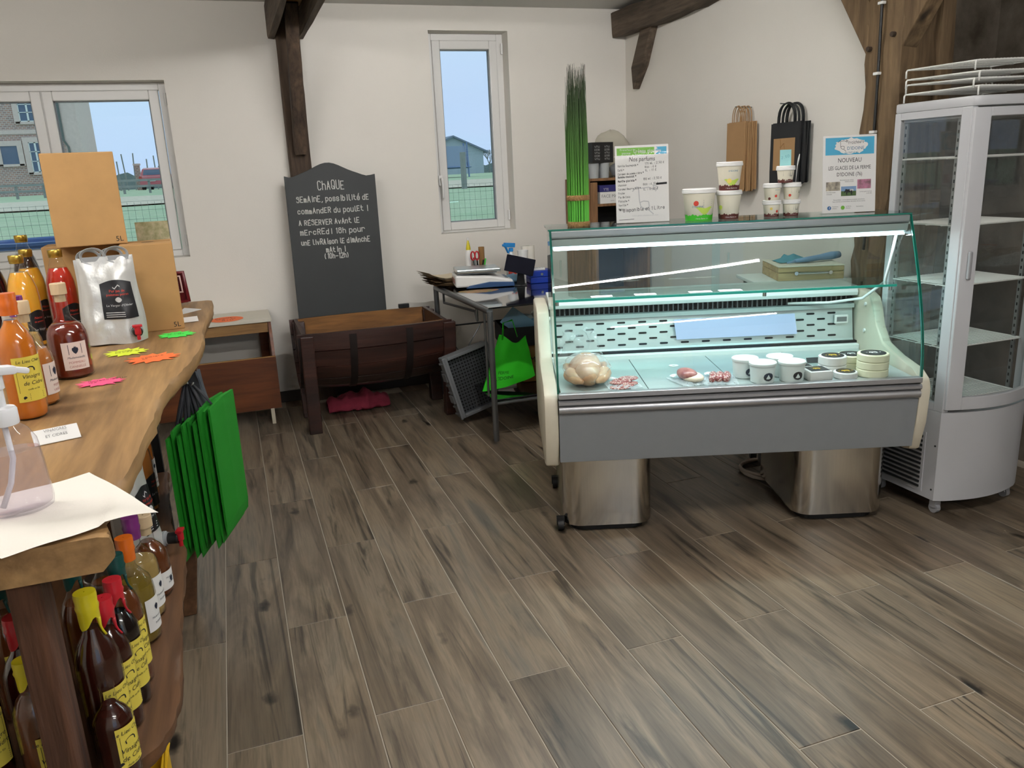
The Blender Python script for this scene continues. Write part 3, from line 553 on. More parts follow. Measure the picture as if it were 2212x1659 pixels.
def bottle(loc, prof, liquid, level, cap, label, lab=None, cat='bottle', name='glass_bottle', group=None, face=-60, n=28, kr=1, kz=1, wax=None):
    p = scale_prof(prof, kr, kz); H = p[-1][1]; t = thing(name, label, cat, loc, 0, group)
    g = MB(); g.lathe(p, n=n); g.build('glass', 'bottle_glass', t, smooth=40)
    lv = level*H; q = [(max(.002, r-.0022), z+.003) for r, z in p if z+.003 < lv] ; q.append((max(.002, prof_r(p, lv)-.0022), lv))
    b_ = MB(); b_.lathe(q, n=n); b_.build('liquid', liquid, t, smooth=40)
    if cap == 'gold':
        c = MB(); c.lathe([(.0185*kr, H-.012), (.0195*kr, H-.011), (.0195*kr, H-.004), (.0205*kr, H-.002), (.0205*kr, H+.013), (.019*kr, H+.016), (.002, H+.016)], n=24, close=False); c.build('cap', 'gold_cap', t, smooth=35)
    elif cap == 'cork':
        c = MB(); c.lathe([(.0145*kr, H-.02), (.0145*kr, H), (.0205*kr, H+.001), (.0205*kr, H+.030), (.019*kr, H+.032), (.002, H+.032)], n=24, close=False); c.build('stopper', 'cork_wood', t, smooth=35)
    elif cap:      # wax or capsule sleeve over the neck
        rn = prof_r(p, H-.004)+.0016; z0 = H-.048*kz; c = MB(); nn = 24; vs = []; fs = []
        rings = [(0, None)]
        drip = [(.010*math.sin(3*2*math.pi*j/nn+1) + .014*max(0, math.sin(2*math.pi*j/nn*2+.4))**3)*(1 if wax else .0) for j in range(nn)]
        R_ = [(rn+.0006, 'd'), (rn+.001, H-.03*kz), (rn+.0028, H-.022*kz), (rn+.001, H-.017*kz), (rn+.002, H-.004), (rn+.0012, H+.003), (.001, H+.0035)]
        for r, z in R_:
            for j in range(nn):
                a = 2*math.pi*j/nn; zz = z0-drip[j] if z == 'd' else z; rr_ = max(r, prof_r(p, zz)+.0016) if z == 'd' else r; vs.append((rr_*math.cos(a), rr_*math.sin(a), zz))
        for i in range(len(R_)-1):
            for j in range(nn): fs.append((i*nn+j, i*nn+(j+1) % nn, (i+1)*nn+(j+1) % nn, (i+1)*nn+j))
        c.add(vs, fs); co = c.build('wax_seal' if wax else 'capsule', cap, t, smooth=40)
        if wax:
            a = R(face+25); d_ = MB(); zz = [z0+.004-.009*i for i in range(5)]; d_.tube([((prof_r(p, z)+.001)*math.cos(a+.03*i), (prof_r(p, z)+.001)*math.sin(a+.03*i), z) for i, z in enumerate(zz)], [.004, .003, .0024, .0022, .0022], 6); d_.build('wax_drip', cap, co, smooth=True)
    if lab: lab(t, p, R(face))
    return t
def patch(t, name, material, r, ang, x0, x1, z0, z1, top=None, n=14):
    """label paper wrapped on the bottle; top(x) gives an optional shaped upper edge"""
    b_ = MB(); f = cyl(r+.0006, ang)
    b_.grid(lambda u, v: f(x0+(x1-x0)*u, z0 + v*((top(x0+(x1-x0)*u) if top else z1)-z0)), n, 3); return b_.build(name, material, t, smooth=True)
def berry(b_, f, cx, cz, s):
    pts = [(0, -1), (.42, -.62), (.72, -.05), (.70, .42), (.42, .62), (.22, .58), (.3, .95), (.06, .7), (0, 1.1), (-.08, .7), (-.32, .92), (-.22, .58), (-.42, .62), (-.70, .42), (-.72, -.05), (-.42, -.62)]
    b_.add([f(cx+x*s, cz+y*s) for x, y in pts], [tuple(range(len(pts)))])
def lab_madem(flavour, material='label_cream', w=.034):
    def f(t, p, ang):
        r = p[3][0]; o = patch(t, 'label', material, r, ang, -w, w, .028, .106); F = cyl(r+.0012, ang); b_ = MB()
        berry(b_, F, 0, .084, .0115); b_.text('Mademoiselle', F, .0085, 'C', 0, .060, .25)
        for q in (-.017, .017): b_.add([F(q-.0007, .072), F(q+.0007, .072), F(q+.0007, .1), F(q-.0007, .1)], [(0, 1, 2, 3)])
        b_.build('print', 'navy_ink', o); b2 = MB(); b2.text(flavour[0], F, .009, 'C', 0, .046); b2.text(flavour[1], F, .009, 'C', 0, .034); b2.build('print', 'rose_ink', o)
    return f
def lab_vinegar(w=.030, z0=.045, z1=.150, big=False):
    def f(t, p, ang):
        r = p[3][0]; o = patch(t, 'label', 'label_yellow', r, ang, -w, w, z0, z1); F = cyl(r+.0012, ang); b_ = MB(); h = z1-z0
        b_.text('Le Lieu Chéri', F, .0105, 'C', 0, z1-.014, .2); b_.text('Vinaigre', F, .013, 'C', 0, z1-.050, .25); b_.text('de Cidre', F, .013, 'C', .002, z1-.066, .25); b_.text('vieilli en fût', F, .006, 'C', 0, z1-.078)
        pts = [(-.010, 0), (-.011, .006), (-.006, .010), (0, .0115), (.006, .0105), (.010, .006), (.0105, 0)]; b_.add([F(x, z1-.034+y) for x, y in pts], [tuple(range(7))])
        for (xa, ya, xb, yb) in ((-w+.005, z1-.018, w-.005, z1-.017), (-w+.005, z0+.022, w-.005, z0+.023), (-w+.005, z0+.022, -w+.0057, z1-.017), (w-.0057, z0+.022, w-.005, z1-.017)): b_.add([F(xa, ya), F(xb, ya), F(xb, yb), F(xa, yb)], [(0, 1, 2, 3)])
        for k in range(4): b_.add([F(-.012, z0+.005+k*.004), F(.022, z0+.005+k*.004), F(.022, z0+.0062+k*.004), F(-.012, z0+.0062+k*.004)], [(0, 1, 2, 3)])
        b_.add([F(-.022+.004*math.cos(a), z0+.01+.004*math.sin(a)) for a in [i*.6 for i in range(8)]], [tuple(range(8))]); b_.build('print', 'ink', o)
    return f
def lab_juice(t, p, ang):
    r = p[3][0]; o = patch(t, 'label', 'label_black', r, ang, -.040, .040, .02, .12, top=lambda x: .112+.016*math.cos(x/.040*1.57)); F = cyl(r+.0012, ang); b_ = MB()
    b_.text('Nectar', F, .012, 'C', 0, .098, .2); b_.text('de pommes', F, .008, 'C', 0, .086)
    b_.build('print', 'red_ink', o); b2 = MB(); b2.text('Le Verger', F, .011, 'C', 0, .058, .2)
    for k in range(4): b2.add([F(-.026, .026+k*.006), F(.026, .026+k*.006), F(.026, .028+k*.006), F(-.026, .028+k*.006)], [(0, 1, 2, 3)])
    b2.build('print', 'pale_ink', o)
def lab_plain(material, w=.03, z0=.03, z1=.11):
    def f(t, p, ang):
        r = p[3][0]; o = patch(t, 'label', material, r, ang, -w, w, z0, z1); F = cyl(r+.0012, ang); b_ = MB(); berry(b_, F, 0, z1-.025, .009)
        b_.text('Mademoiselle', F, .007, 'C', 0, z0+.03, .25); b_.text('POMME', F, .007, 'C', 0, z0+.015); b_.build('print', 'navy_ink', o)
    return f
G1 = 'bottles on the counter top'
bottle((-.470, 2.505, ZT), P_SPIRIT, 'syrup_red', .66, 'cork', 'round-shouldered bottle of dark red liqueur with cork stopper and strawberry label', lab_madem(('POMMEAU', 'CANNELLE')), face=-66, group=G1)
bottle((-.500, 2.205, ZT), P_SPIRIT, 'amber', .62, 'cork', 'pale amber liqueur bottle with cork stopper beside the yellow vinegar label', lab_madem(('POMME', 'VANILLE')), face=-12, group=G1, kr=.86, kz=.97)
bottle((-.557, 2.40, ZT), P_SPIRIT, 'amber_pale', .60, 'wax_purple', 'clear liqueur bottle with a purple neck capsule and white label', lab_madem(('POMME', 'ORANGE'), 'label_white'), face=-25, group=G1, kr=.88, kz=1.06)
bottle((-.500, 2.085, ZT), P_WINE, 'vinegar', .80, 'wax_orange', 'orange cider vinegar bottle with orange wax and large yellow label', lab_vinegar(.036), face=-50, group=G1, kr=1.08, kz=.98)
bottle((-.690, 3.10, ZT), P_JUICE, 'juice_yellow', .86, 'gold', 'yellow apple juice bottle with gold cap, nearest of the juices', lab_juice, face=-35, group=G1, kz=1.03, kr=1.12)
bottle((-.722, 3.40, ZT), P_JUICE, 'juice_yellow', .82, 'gold', 'yellow apple juice bottle half hidden behind the red juice', lab_juice, face=-35, group=G1, kz=1.03, kr=1.12)
bottle((-.592, 3.215, ZT), P_JUICE, 'juice_red', .84, 'gold', 'bright red juice bottle with gold cap and black label', lab_juice, face=-45, group=G1, kz=1.04, kr=1.15)
bottle((-.770, 3.60, ZT), P_JUICE, 'juice_dark', .84, 'gold', 'dark grape juice bottle with gold cap in front of the window', lab_juice, face=-40, group=G1, kz=1.18, kr=1.12)
bottle((-.800, 3.20, ZT), P_JUICE, 'juice_dark', .92, 'gold', 'dark juice bottle cut off at the left edge of the picture', lab_plain('label_white', .036, .04, .13), face=-25, group=G1, kz=1.10, kr=1.12)
# ---- bottles and pouches on the lower shelf
G2 = 'bottles on the lower shelf'
for (x, y, pr, lq, lv, cap, txt, lb, kr, kz, fc) in (
  (-.322, 1.440, P_WINE, 'dark_cider', .80, 'wax_yellow', 'dark cider bottle with yellow wax, tallest beside the near counter leg', lab_vinegar(.030), 1.0, 1.10, -38),
  (-.312, 1.515, P_WINE, 'dark_cider', .78, 'wax_red', 'dark vinegar bottle with red wax right behind the yellow-waxed one', lab_vinegar(.024), .90, .92, -38),
  (-.304, 1.588, P_WINE, 'black_liquid', .76, 'wax_red', 'almost black vinegar bottle with red wax and long yellow label', lab_vinegar(.026), .90, .92, -36),
  (-.303, 1.372, P_WINE, 'dark_cider', .80, None, 'short dark bottle with yellow label against the near counter leg', lab_vinegar(.024, .03, .11), .88, .62, -40),
  (-.306, 1.662, P_WINE, 'brown_liquid', .74, 'wax_green', 'brown vinegar bottle with dark green wax and yellow label by the shelf edge', lab_vinegar(.026), .92, .98, -34),
  (-.345, 1.735, P_WINE, 'brown_liquid', .70, 'wax_green', 'brown vinegar bottle with dark green wax, farthest of the green-waxed ones', lab_vinegar(.024), .92, 1.0, -34),
  (-.388, 1.665, P_WINE, 'brown_liquid', .70, 'wax_green', 'brown vinegar bottle with dripping dark green wax beside the near leg', lab_vinegar(.026), .92, 1.0, -40),
  (-.312, 1.835, P_SPIRIT, 'olive_oil', .55, 'wax_orange', 'greenish liqueur bottle with orange neck capsule on the lower shelf', lab_plain('label_white'), .86, 1.08, -20),
  (-.310, 1.945, P_SPIRIT, 'amber_pale', .58, 'wax_purple', 'clear liqueur bottle with purple capsule on the lower shelf', lab_plain('label_white'), .86, 1.10, -20),
  (-.296, 2.050, P_ROUND, 'brown_liquid', .80, 'cork', 'small squat amber bottle behind the purple-capped one on the lower shelf', lab_plain('label_white', .03, .02, .07), .95, 1.18, -20),
  (-.372, 2.66, P_JUICE, 'amber', .86, 'gold', 'amber juice bottle with black and white label near the hanging bags', lab_juice, 1.05, 1.0, -20),
  (-.382, 2.80, P_JUICE, 'vinegar', .86, 'gold', 'orange juice bottle with white label at the far end of the lower shelf', lab_plain('label_white', .034, .03, .13), 1.05, 1.0, -18),
  (-.450, 1.490, P_WINE, 'dark_cider', .80, 'wax_red', 'dark bottle with red wax left of the near counter leg', lab_vinegar(.026), 1.0, .95, -50),
  (-.425, 1.400, P_WINE, 'brown_liquid', .76, 'wax_yellow', 'small brown bottle with yellow wax left of the near counter leg', lab_vinegar(.022, .03, .11), .86, .82, -50),
  (-.515, 1.640, P_WINE, 'brown_liquid', .76, 'wax_green', 'bottle with dark green wax at the left edge of the lower shelf', lab_vinegar(.026), 1.0, 1.0, -50),
  (-.52, 1.44, P_WINE, 'dark_cider', .80, 'wax_red', 'dark bottle at the left border of the lower shelf', lab_vinegar(.026), 1.0, .9, -50)):
    bottle((x, y, ZS), pr, lq, lv, cap, txt, lb, group=G2, kr=kr, kz=kz, face=fc, n=22, wax=(pr is P_WINE))
for (x, y, txt) in ((-.415, 1.86, 'small round glass jar with metal lid under the paper napkin'), (-.40, 1.97, 'small round glass jar with metal lid behind the purple capsule')):
    t = thing('glass_jar', txt, 'jar', (x, y, ZS), 0, 'jars on the lower shelf')
    g = MB(); g.lathe([(.034, 0), (.038, .005), (.038, .085), (.033, .10)], n=24); g.build('glass', 'bottle_glass', t, smooth=40); MB().lathe([(.034, .003), (.0355, .006), (.0355, .084)], n=20).build('filling', 'amber', t, smooth=40)
    MB().lathe([(.035, .098), (.036, .100), (.036, .112), (.034, .114)], n=24).build('lid', 'steel', t, smooth=35)
# ---- pouches with taps
mat('foil', (206, 206, 202), .3, .35, bump=.5, bscale=16); mat('pouch_plastic', (150, 153, 154), .35); mat('tap_red', (184, 26, 38), .35)
def pouch(loc, rz, label, w=.20, h=.285, th=.085, group='silver juice pouches', tap=True):
    t = thing('juice_pouch', label, 'pouch', loc, rz, group); sd = loc[0]*17
    def side(sg):
        def f(u, v):
            x = (u-.5)*w*(1 - .10*v**3 + .04*math.sin(v*7)); bul = (1-abs(2*u-1)**2.6)**.6 if 0 < u < 1 else 0
            y = sg*th/2*bul*(1-v**1.7*.97)*(.85+.15*math.cos(u*9)) + .006*nz3(u*5, v*6, sd, 1)*bul*(1 if sg < 0 else .5)
            return (x, y, .002 + v*h + .006*math.sin(u*6.28)*(1-v)*.5 + .003*abs(2*u-1)*(1-v))
        return f
    b_ = MB(); b_.grid(side(-1), 22, 26); b_.grid(side(1), 22, 26); b_.grid(lambda u, v: (side(-1)(u, 0) if v == 0 else side(1)(u, 0)), 22, 1); b_.build('foil_body', 'foil', t, smooth=60)
    hb = MB()        # carrying handle: flat plastic loop with two finger holes
    for (cx, ww) in ((-.036, .030), (.036, .030)):
        ring = [(cx + (ww+.005)*math.cos(a), 0, h+.006 + .024*math.sin(a)) for a in [2*math.pi*i/20 for i in range(20)]]; hb.tube(ring, .0022, 6, closed=True, flat=2.6)
    hb.box(-.072, .072, -.0022, .0022, h-.012, h+.004); hb.build('handle', 'pouch_plastic', t, smooth=50)
    F0 = side(-1)
    def F(x, z):
        u = min(.98, max(.02, x/w+.5)); p = F0(u, min(.99, z/h)); return (p[0], p[1]-.0016, p[2])
    lw, l0, l1 = .052, .085, .205
    b_ = MB(); nn = 10; b_.grid(lambda u, v: F(.018-lw+2*lw*u, l0 + v*(l1-l0+.012*math.sin(u*math.pi)) ), nn, 10); lo = b_.build('label', 'label_black', t, smooth=True)
    G = lambda x, z: (lambda p: (p[0], p[1]-.0012, p[2]))(F(x, z))
    b_ = MB(); b_.text('Pur jus de', G, .0125, 'C', .018, .176); b_.text('pommes poires', G, .0115, 'C', .018, .164); b_.build('print', 'red_ink', lo)
    b_ = MB(); b_.text('Le Verger d\'Olivier', G, .0105, 'C', .018, .128, .2)
    for k in range(3): b_.add([G(-.026, .092+k*.007), G(.03, .092+k*.007), G(.03, .0945+k*.007), G(-.026, .0945+k*.007)], [(0, 1, 2, 3)])
    pts = [(.018+.009*math.cos(a)*(1+.15*math.cos(2*a)), .150+.009*math.sin(a)) for a in [i*.5236 for i in range(12)]]; b_.add([G(*q) for q in pts], [tuple(range(12))])
    b_.add([G(.018+q*.012, .195+.006*math.sin(q*3)) for q in (-1, -.5, 0, .5, 1)] + [G(.018+q*.012, .191+.006*math.sin(q*3)) for q in (1, .5, 0, -.5, -1)], [tuple(range(10))]); b_.build('print', 'pale_ink', lo)
    if tap:
        x0, z0 = w*.30, .042; rot = Matrix.Rotation(R(90), 3, 'X'); y0 = -th*.40
        MB().lathe([(.020, -.004), (.022, 0), (.022, .006), (.018, .008), (.018, .014)], (x0, y0, z0), 20, rot=rot).build('collar', 'pouch_plastic', t, smooth=35)
        MB().lathe([(.016, .012), (.0165, .014), (.0165, .040), (.014, .043)], (x0, y0, z0), 18, rot=rot).build('spout', 'black', t, smooth=35)
        b_ = MB(); b_.lathe([(.009, 0), (.0105, .002), (.0105, .026), (.009, .028)], (x0, y0-.046, z0-.008), 14); b_.obox((x0, y0-.048, z0+.022), (.030, .018, .008)); b_.lathe([(.006, 0), (.006, .02)], (x0, y0-.046, z0-.026), 12); b_.build('tap_lever', 'tap_red', t, bevel=.001, smooth=35)
    return t
pouch((-.405, 2.985, ZT), R(12), 'silver juice pouch with black label and red tap on the counter', h=.295, w=.185)
pouch((-.432, 3.075, ZT), R(16), 'silver juice pouch behind the front pouch, mostly hidden', w=.18, h=.285, tap=False)
pouch((-.335, 2.26, ZS), R(75), 'silver juice pouch with red tap lying toward the aisle on the lower shelf', h=.27, w=.17)
pouch((-.392, 2.50, ZS), R(62), 'silver pouch with black label behind the amber bottle on the lower shelf', h=.27, w=.16, tap=False)
# ---- five-litre cardboard boxes
def carton(loc, rz, size, label, five=True, flap=True):
    w, d, h = size; t = thing('cardboard_box', label, 'box', loc, rz, 'five litre juice boxes')
    MB().box(-w/2, w/2, -d/2, d/2, 0, h).build('carton', 'kraft', t, bevel=.003)
    if five:
        b_ = MB(); b_.text('5L', plane((w/2-.012, -d/2-.0006, .010), (1, 0, 0), (0, 0, 1)), .026, 'R'); b_.build('print', 'ink', t)
    F = lambda x, z: (w/2+.0008, x, z)
    pts = [(-.03, h*.35), (.03, h*.35), (.034, h*.62), (.02, h*.66), (0, h*.70), (-.02, h*.66), (-.034, h*.62)]; b_ = MB(); b_.add([F(*q) for q in pts], [tuple(range(7))]); lo = b_.build('label', 'label_black', t)
    b_ = MB(); b_.text('Pur jus', plane((w/2+.0014, 0, h*.55), (0, 1, 0), (0, 0, 1)), .013, 'C')
    for k in range(5): b_.box(w/2+.0012, w/2+.0014, -.022, .022, h*(.38+.03*k), h*(.39+.03*k))
    b_.build('print', 'pale_ink', lo)
    if flap:
        b_ = MB(); b_.prism([(w*.04+.022*math.cos(a), .012*math.sin(a)) for a in [i*.5236 for i in range(12)]], h+.0002, h+.0012); b_.build('hand_hole', 'black_matt', t)
        b_ = MB(); b_.box(-w/2+.004, w/2-.004, -.001, .001, h-.002, h+.0014); b_.build('flap_seam', 'kraft_dark', t)
    return t
carton((-.298, 3.275, ZT), R(4), (.178, .235, .318), 'upright cardboard box marked 5L beside the silver pouch')
carton((-.535, 3.475, ZT), R(4), (.27, .19, .318), 'cardboard box behind the pouches, under the top box', five=False)
carton((-.485, 3.345, ZT+.320), R(8), (.232, .20, .325), 'cardboard box marked 5L stacked on top of the other two')
# ---- small cards and paper on the counter
mat('neon_green', (74, 222, 84), .7); mat('neon_yellow', (222, 236, 60), .7); mat('neon_orange', (255, 124, 66), .7); mat('neon_pink', (252, 92, 136), .7)
def star_card(loc, rz, rx, ry, material, label, lines, n=13):
    poly = []
    for i in range(2*n):
        a = math.pi*i/n; k = 1.0 if i % 2 == 0 else .70; k *= 1 + .10*math.sin(i*2.1); poly.append((rx*k*math.cos(a), ry*k*math.sin(a)))
    b_ = MB(); b_.prism(poly, 0, .0008); o = b_.build('price_card', material, loc=loc, rot=(R(3), 0, rz)); tag(o, label, 'price card', 'neon star price cards')
    b_ = MB(); f = plane((0, 0, .0011), (1, 0, 0), (0, 1, 0))
    for i, s_ in enumerate(lines): b_.hand(s_, f, .009, -.03, .010-.015*i, .0012, .05)
    b_.build('handwriting', 'ink', o); return o
star_card((-.223, 3.017, ZT+.004), R(-4), .066, .050, 'neon_green', 'small neon green star card by the upright box', ['le jus', '5L : 12€'])
star_card((-.363, 2.775, ZT+.004), R(6), .068, .052, 'neon_yellow', 'neon yellow star card next to the orange one', ['pommes', 'poires 9€'])
star_card((-.272, 2.628, ZT+.004), R(14), .082, .058, 'neon_orange', 'large neon orange star card near the counter edge', ['vinaigre', '6€'])
star_card((-.385, 2.362, ZT+.004), R(4), .064, .040, 'neon_pink', 'neon pink star card in front of the red liqueur', ['Mademoiselle', '15€'])
b = MB(); b.box(-.035, .035, -.055, .055, 0, .002); b.text('Nos jus', plane((0, 0, .0025), (1, 0, 0), (0, 1, 0)), .012, 'C'); tag(b.build('leaflet', 'paper', loc=(-.200, 3.58, ZT), rot=(R(4), R(8), R(-12))), 'white paper leaflet behind the upright box at the far counter end', 'leaflet')
t = thing('price_tag', 'small white tag standing at the far end of the counter', 'tag', (-.185, 3.29, ZT), R(10))
MB().obox((0, 0, .012), (.055, .001, .026), (R(-50), 0, 0)).build('card', 'paper', t); b = MB(); b.hand('5€', plane((-.012, -.0062, .006), (1, 0, 0), (0, .77, .64)), .012); b.build('handwriting', 'ink', t)
t = thing('price_tag', 'small white tag in a clear holder beside the sanitiser', 'tag', (-.402, 1.84, ZT), R(18))
MB().obox((0, 0, .014), (.088, .002, .040), (R(-52), 0, 0)).build('card', 'paper', t, bevel=.0008, seg=1)
b = MB(); f = plane((0, -.0020, .0150), (1, 0, 0), (0, .616, .788))
for i, s_ in enumerate(['VINAIGRES', 'ET CIDRES', '6 €']): b.text(s_, f, .009, 'C', 0, .009-.013*i)
b.build('print', 'grey_ink', t)
# recipe card standing behind the box, dark red tray
mat('card_green', (128, 132, 84), .6, vary=.5, vscale=30, rgb2=(196, 184, 150)); mat('tray_red', (112, 20, 30), .35)
t = thing('photo_card', 'picture card propped behind the upright cardboard box', 'card', (-.282, 3.47, ZT)); MB().box(-.062, .058, -.001, .001, .20, .385).build('card', 'card_green', t); MB().box(-.05, .05, .0012, .012, 0, .37).build('stand', 'white', t)
t = thing('plastic_tray', 'dark red plastic tray standing at the far end of the counter', 'tray', (-.262, 3.82, ZT), R(-6))
b = MB(); b.box(-.06, .048, .0, .012, .01, .145); b.tube([(-.06, -.006, .145), (.045, -.006, .145), (.055, -.006, .02), (-.06, -.006, .004)], .010, 8, closed=True); b.build('shell', 'tray_red', t, smooth=50); b = MB(); b.tube([(-.04, -.016, .13), (.032, -.016, .13), (.036, -.016, .06), (-.04, -.016, .06)], .005, 6, closed=True); b.build('rim', 'label_pink', t, smooth=True)
# ---- napkin and hand sanitiser
def napf(u, v):
    A, B, C, D = (-.302, 1.568), (-.168, 1.330), (-.368, 1.226), (-.55, 1.44)
    x = (A[0]*(1-u)+B[0]*u)*(1-v) + (D[0]*(1-u)+C[0]*u)*v; y = (A[1]*(1-u)+B[1]*u)*(1-v) + (D[1]*(1-u)+C[1]*u)*v
    over = max(0, x+.245); return (x, y, ZT + .0035 + .0035*(1+nz3(u*3, v*3, 2, 1)) - over*.12 + (.006*math.sin(v*6) if over > 0 else 0))
mat('tissue', (234, 228, 216), .9, bump=.12, bscale=220)
b = MB(); b.grid(napf, 26, 22); tag(b.build('paper_napkin', 'tissue', smooth=True), 'white paper napkin spread under the hand sanitiser', 'napkin')
t = thing('sanitiser_bottle', 'clear pump bottle of hand sanitiser at the near counter end', 'bottle', (-.378, 1.412, ZT+.009), R(20))
glassmat('clear_plastic', (.96, .95, .97), 1.35, 0, .05, (.9, .88, .92)); glassmat('gel', (.93, .90, .92), 1.2, 0, .08, (.86, .8, .84)); mat('pump_white', (236, 236, 238), .35)
bp = [(.040, 0), (.047, .004), (.049, .018), (.045, .085), (.041, .118), (.032, .137), (.018, .150), (.016, .158)]
b = MB(); b.lathe(bp, n=36, sx=1, sy=.72); b.build('shell', 'clear_plastic', t, smooth=40); b = MB(); b.lathe([(r-.002, z+.005) for r, z in bp[:4]] + [(.0415, .104)], n=36, sx=1, sy=.72); b.build('gel', 'gel', t, smooth=40)
MB().lathe([(.0215, .148), (.0225, .150), (.0225, .172), (.020, .176), (.009, .178), (.009, .205), (.012, .207), (.012, .232), (.006, .236)], n=24).build('pump_collar', 'pump_white', t, smooth=40)
b = MB(); b.obox((.006, -.002, .236), (.05, .026, .014), (0, R(8), R(20))); b.obox((.036, .008, .230), (.03, .016, .010), (0, R(18), R(20))); b.build('pump_head', 'pump_white', t, bevel=.004, smooth=40)
b = MB(); b.tube([(0, 0, .15), (.002, 0, .09), (-.008, 0, .05), (-.026, 0, .012)], .0045, 8); b.build('dip_tube', 'pump_white', t, smooth=True)
# ---- yellow crate under the shelf
t = thing('yellow_crate', 'yellow plastic crate on the floor under the counter', 'crate', (-.49, 1.62, 0)); mat('crate_yellow', (222, 176, 30), .5)
b = MB()
for q in ((-.2, .2, -.15, -.14), (-.2, .2, .14, .15), (-.2, -.19, -.14, .14), (.19, .2, -.14, .14)): b.box(q[0], q[1], q[2], q[3], 0, .2)
b.box(-.2, .2, -.15, .15, 0, .01); b.build('shell', 'crate_yellow', t); MB().tube([(-.2, -.15, .2), (.2, -.15, .2), (.2, .15, .2), (-.2, .15, .2)], .008, 6, closed=True).build('rim', 'crate_yellow', t)
# ---- folded shopping bags hanging from the counter edge
mat('bag_green', (10, 126, 16), .75, bump=.1, bscale=300); mat('bag_grey', (72, 76, 82), .8, bump=.2, bscale=40); mat('strap_black', (34, 36, 42), .7)
hk = (-.185, 2.60, .885)
GB = 'green folded bags hanging on the counter'
for i in range(9):
    f = i/8; x = -.256 + .128*f; zt_ = .735 + .075*f + .012*math.sin(i*2.3); zb = .335 + .035*f + .015*math.sin(i*1.7); ya = 2.46 + .012*math.sin(i*2) + .03*f; wd = .235
    t = thing('folded_bag', ['leftmost', 'second', 'third', 'fourth', 'fifth', 'sixth', 'seventh', 'eighth', 'rightmost and most open'][i] + ' green folded shopping bag on the counter hook' + (' from the left' if 0 < i < 8 else ''), 'shopping bag', (x, ya, 0), R(-17), GB)
    b = MB(); k = .0075
    zc = [(zb, 0), (zb+.035, .85), (zt_-.02, 1), (zt_, .8)]; vs = []
    for (z, q) in zc:
        for sx in (-1, 1): vs += [(sx*k*q*.5, 0, z), (sx*k*q, wd*.5, z+.01*q), (sx*k*q*.6, wd, z)]
    fs = []
    for a in range(3):
        o_ = a*6
        fs += [(o_, o_+1, o_+7, o_+6), (o_+1, o_+2, o_+8, o_+7), (o_+3, o_+9, o_+10, o_+4), (o_+4, o_+10, o_+11, o_+5), (o_, o_+6, o_+9, o_+3), (o_+2, o_+5, o_+11, o_+8)]
    fs += [(18, 19, 22, 21), (19, 20, 23, 22)]
    b.add(vs, fs); b.build('panel', 'bag_green', t)
    b = MB(); dx, dy = hk[0]-x, hk[1]-ya; c_, s_ = math.cos(R(17)), math.sin(R(17)); hx, hy = dx*c_ - dy*s_, dx*s_ + dy*c_
    b.tube([(0, .06, zt_-.015), (hx*.45, .06+(hy-.06)*.5, (zt_+.87)/2), (hx*.92 + (i-4)*.0016, hy, .868)], [.004, .007, .004], 6, flat=.3)
    b.build('strap', 'strap_black', t, smooth=True)
t = thing('grey_bag', 'dark grey folded cloth bag hanging behind the green bags', 'shopping bag', (-.165, 2.715, 0), R(-4)); b = MB()
b.grid(lambda u, v: (-.07 + .13*u*(1-.55*v) + .03*v + .012*math.sin(u*9+v*3), .02*math.sin(u*7)+.01, .64 + .235*v), 14, 8); b.grid(lambda u, v: (-.07 + .13*u*(1-.55*v) + .03*v + .012*math.sin(u*9+v*3), .02*math.sin(u*7)+.035, .64 + .235*v), 14, 8); b.build('panel', 'bag_grey', t, smooth=True)
t = thing('bag_hook', 'metal hook under the counter edge holding the shopping bags', 'hook', (-.185, 2.60, .89)); MB().tube([(0, .0, .003), (0, 0, -.02), (.012, -.006, -.032), (.02, -.012, -.02)], .003, 6).build('rod', 'steel', t, smooth=True)
# ------------------------------------------------------------------ old cabinet frame against the back wall
woodmat('veneer', (120, 66, 32), (84, 43, 20), 'x', .6, .4, .1); woodmat('pine', (170, 130, 78), (120, 86, 48), 'x', .7, .7, .3); mat('laminate_white', (214, 208, 192), .4, vary=.06)
S_ = (-.2, 5.2, 0)
t = thing('cabinet_frame', 'open brown veneer cabinet frame with white top by the wall', 'cabinet', S_)
MB().box(-.62, .172, 4.985, 5.003, .098, .425).build('front_panel', 'veneer', t, sub=S_, bevel=.001, seg=1)
MB().box(-.62, .172, 4.984, 5.004, .425, .429).build('front_edge', 'pine', t, sub=S_)
b = MB(); b.prism([(5.003, .098), (5.46, .098), (5.46, .628), (5.09, .628), (5.05, .56), (5.003, .425)], .154, .172, lambda y, z, h: (h, y, z)); b.build('side_panel', 'veneer', t, sub=S_)
b = MB(); b.prism([(5.003, .098), (5.46, .098), (5.46, .628), (5.09, .628), (5.05, .56), (5.003, .425)], -.62, -.602, lambda y, z, h: (h, y, z)); b.build('side_panel', 'veneer', t, sub=S_)
MB().box(-.64, .178, 5.075, 5.465, .630, .650).build('top_board', 'laminate_white', t, sub=S_, bevel=.002)
MB().box(-.60, .152, 5.085, 5.115, .565, .628).build('front_rail', 'pine', t, sub=S_, bevel=.002)
MB().box(.10, .152, 5.40, 5.44, .10, .628).build('back_stile', 'veneer', t, sub=S_)
for x in (.104, -.60): MB().box(x, x+.022, 4.982, 5.004, 0, .100).build('leg', 'cream', t, sub=S_, bevel=.002)
for x in (.12, -.60): MB().box(x, x+.022, 5.42, 5.442, 0, .100).build('leg', 'cream', t, sub=S_)
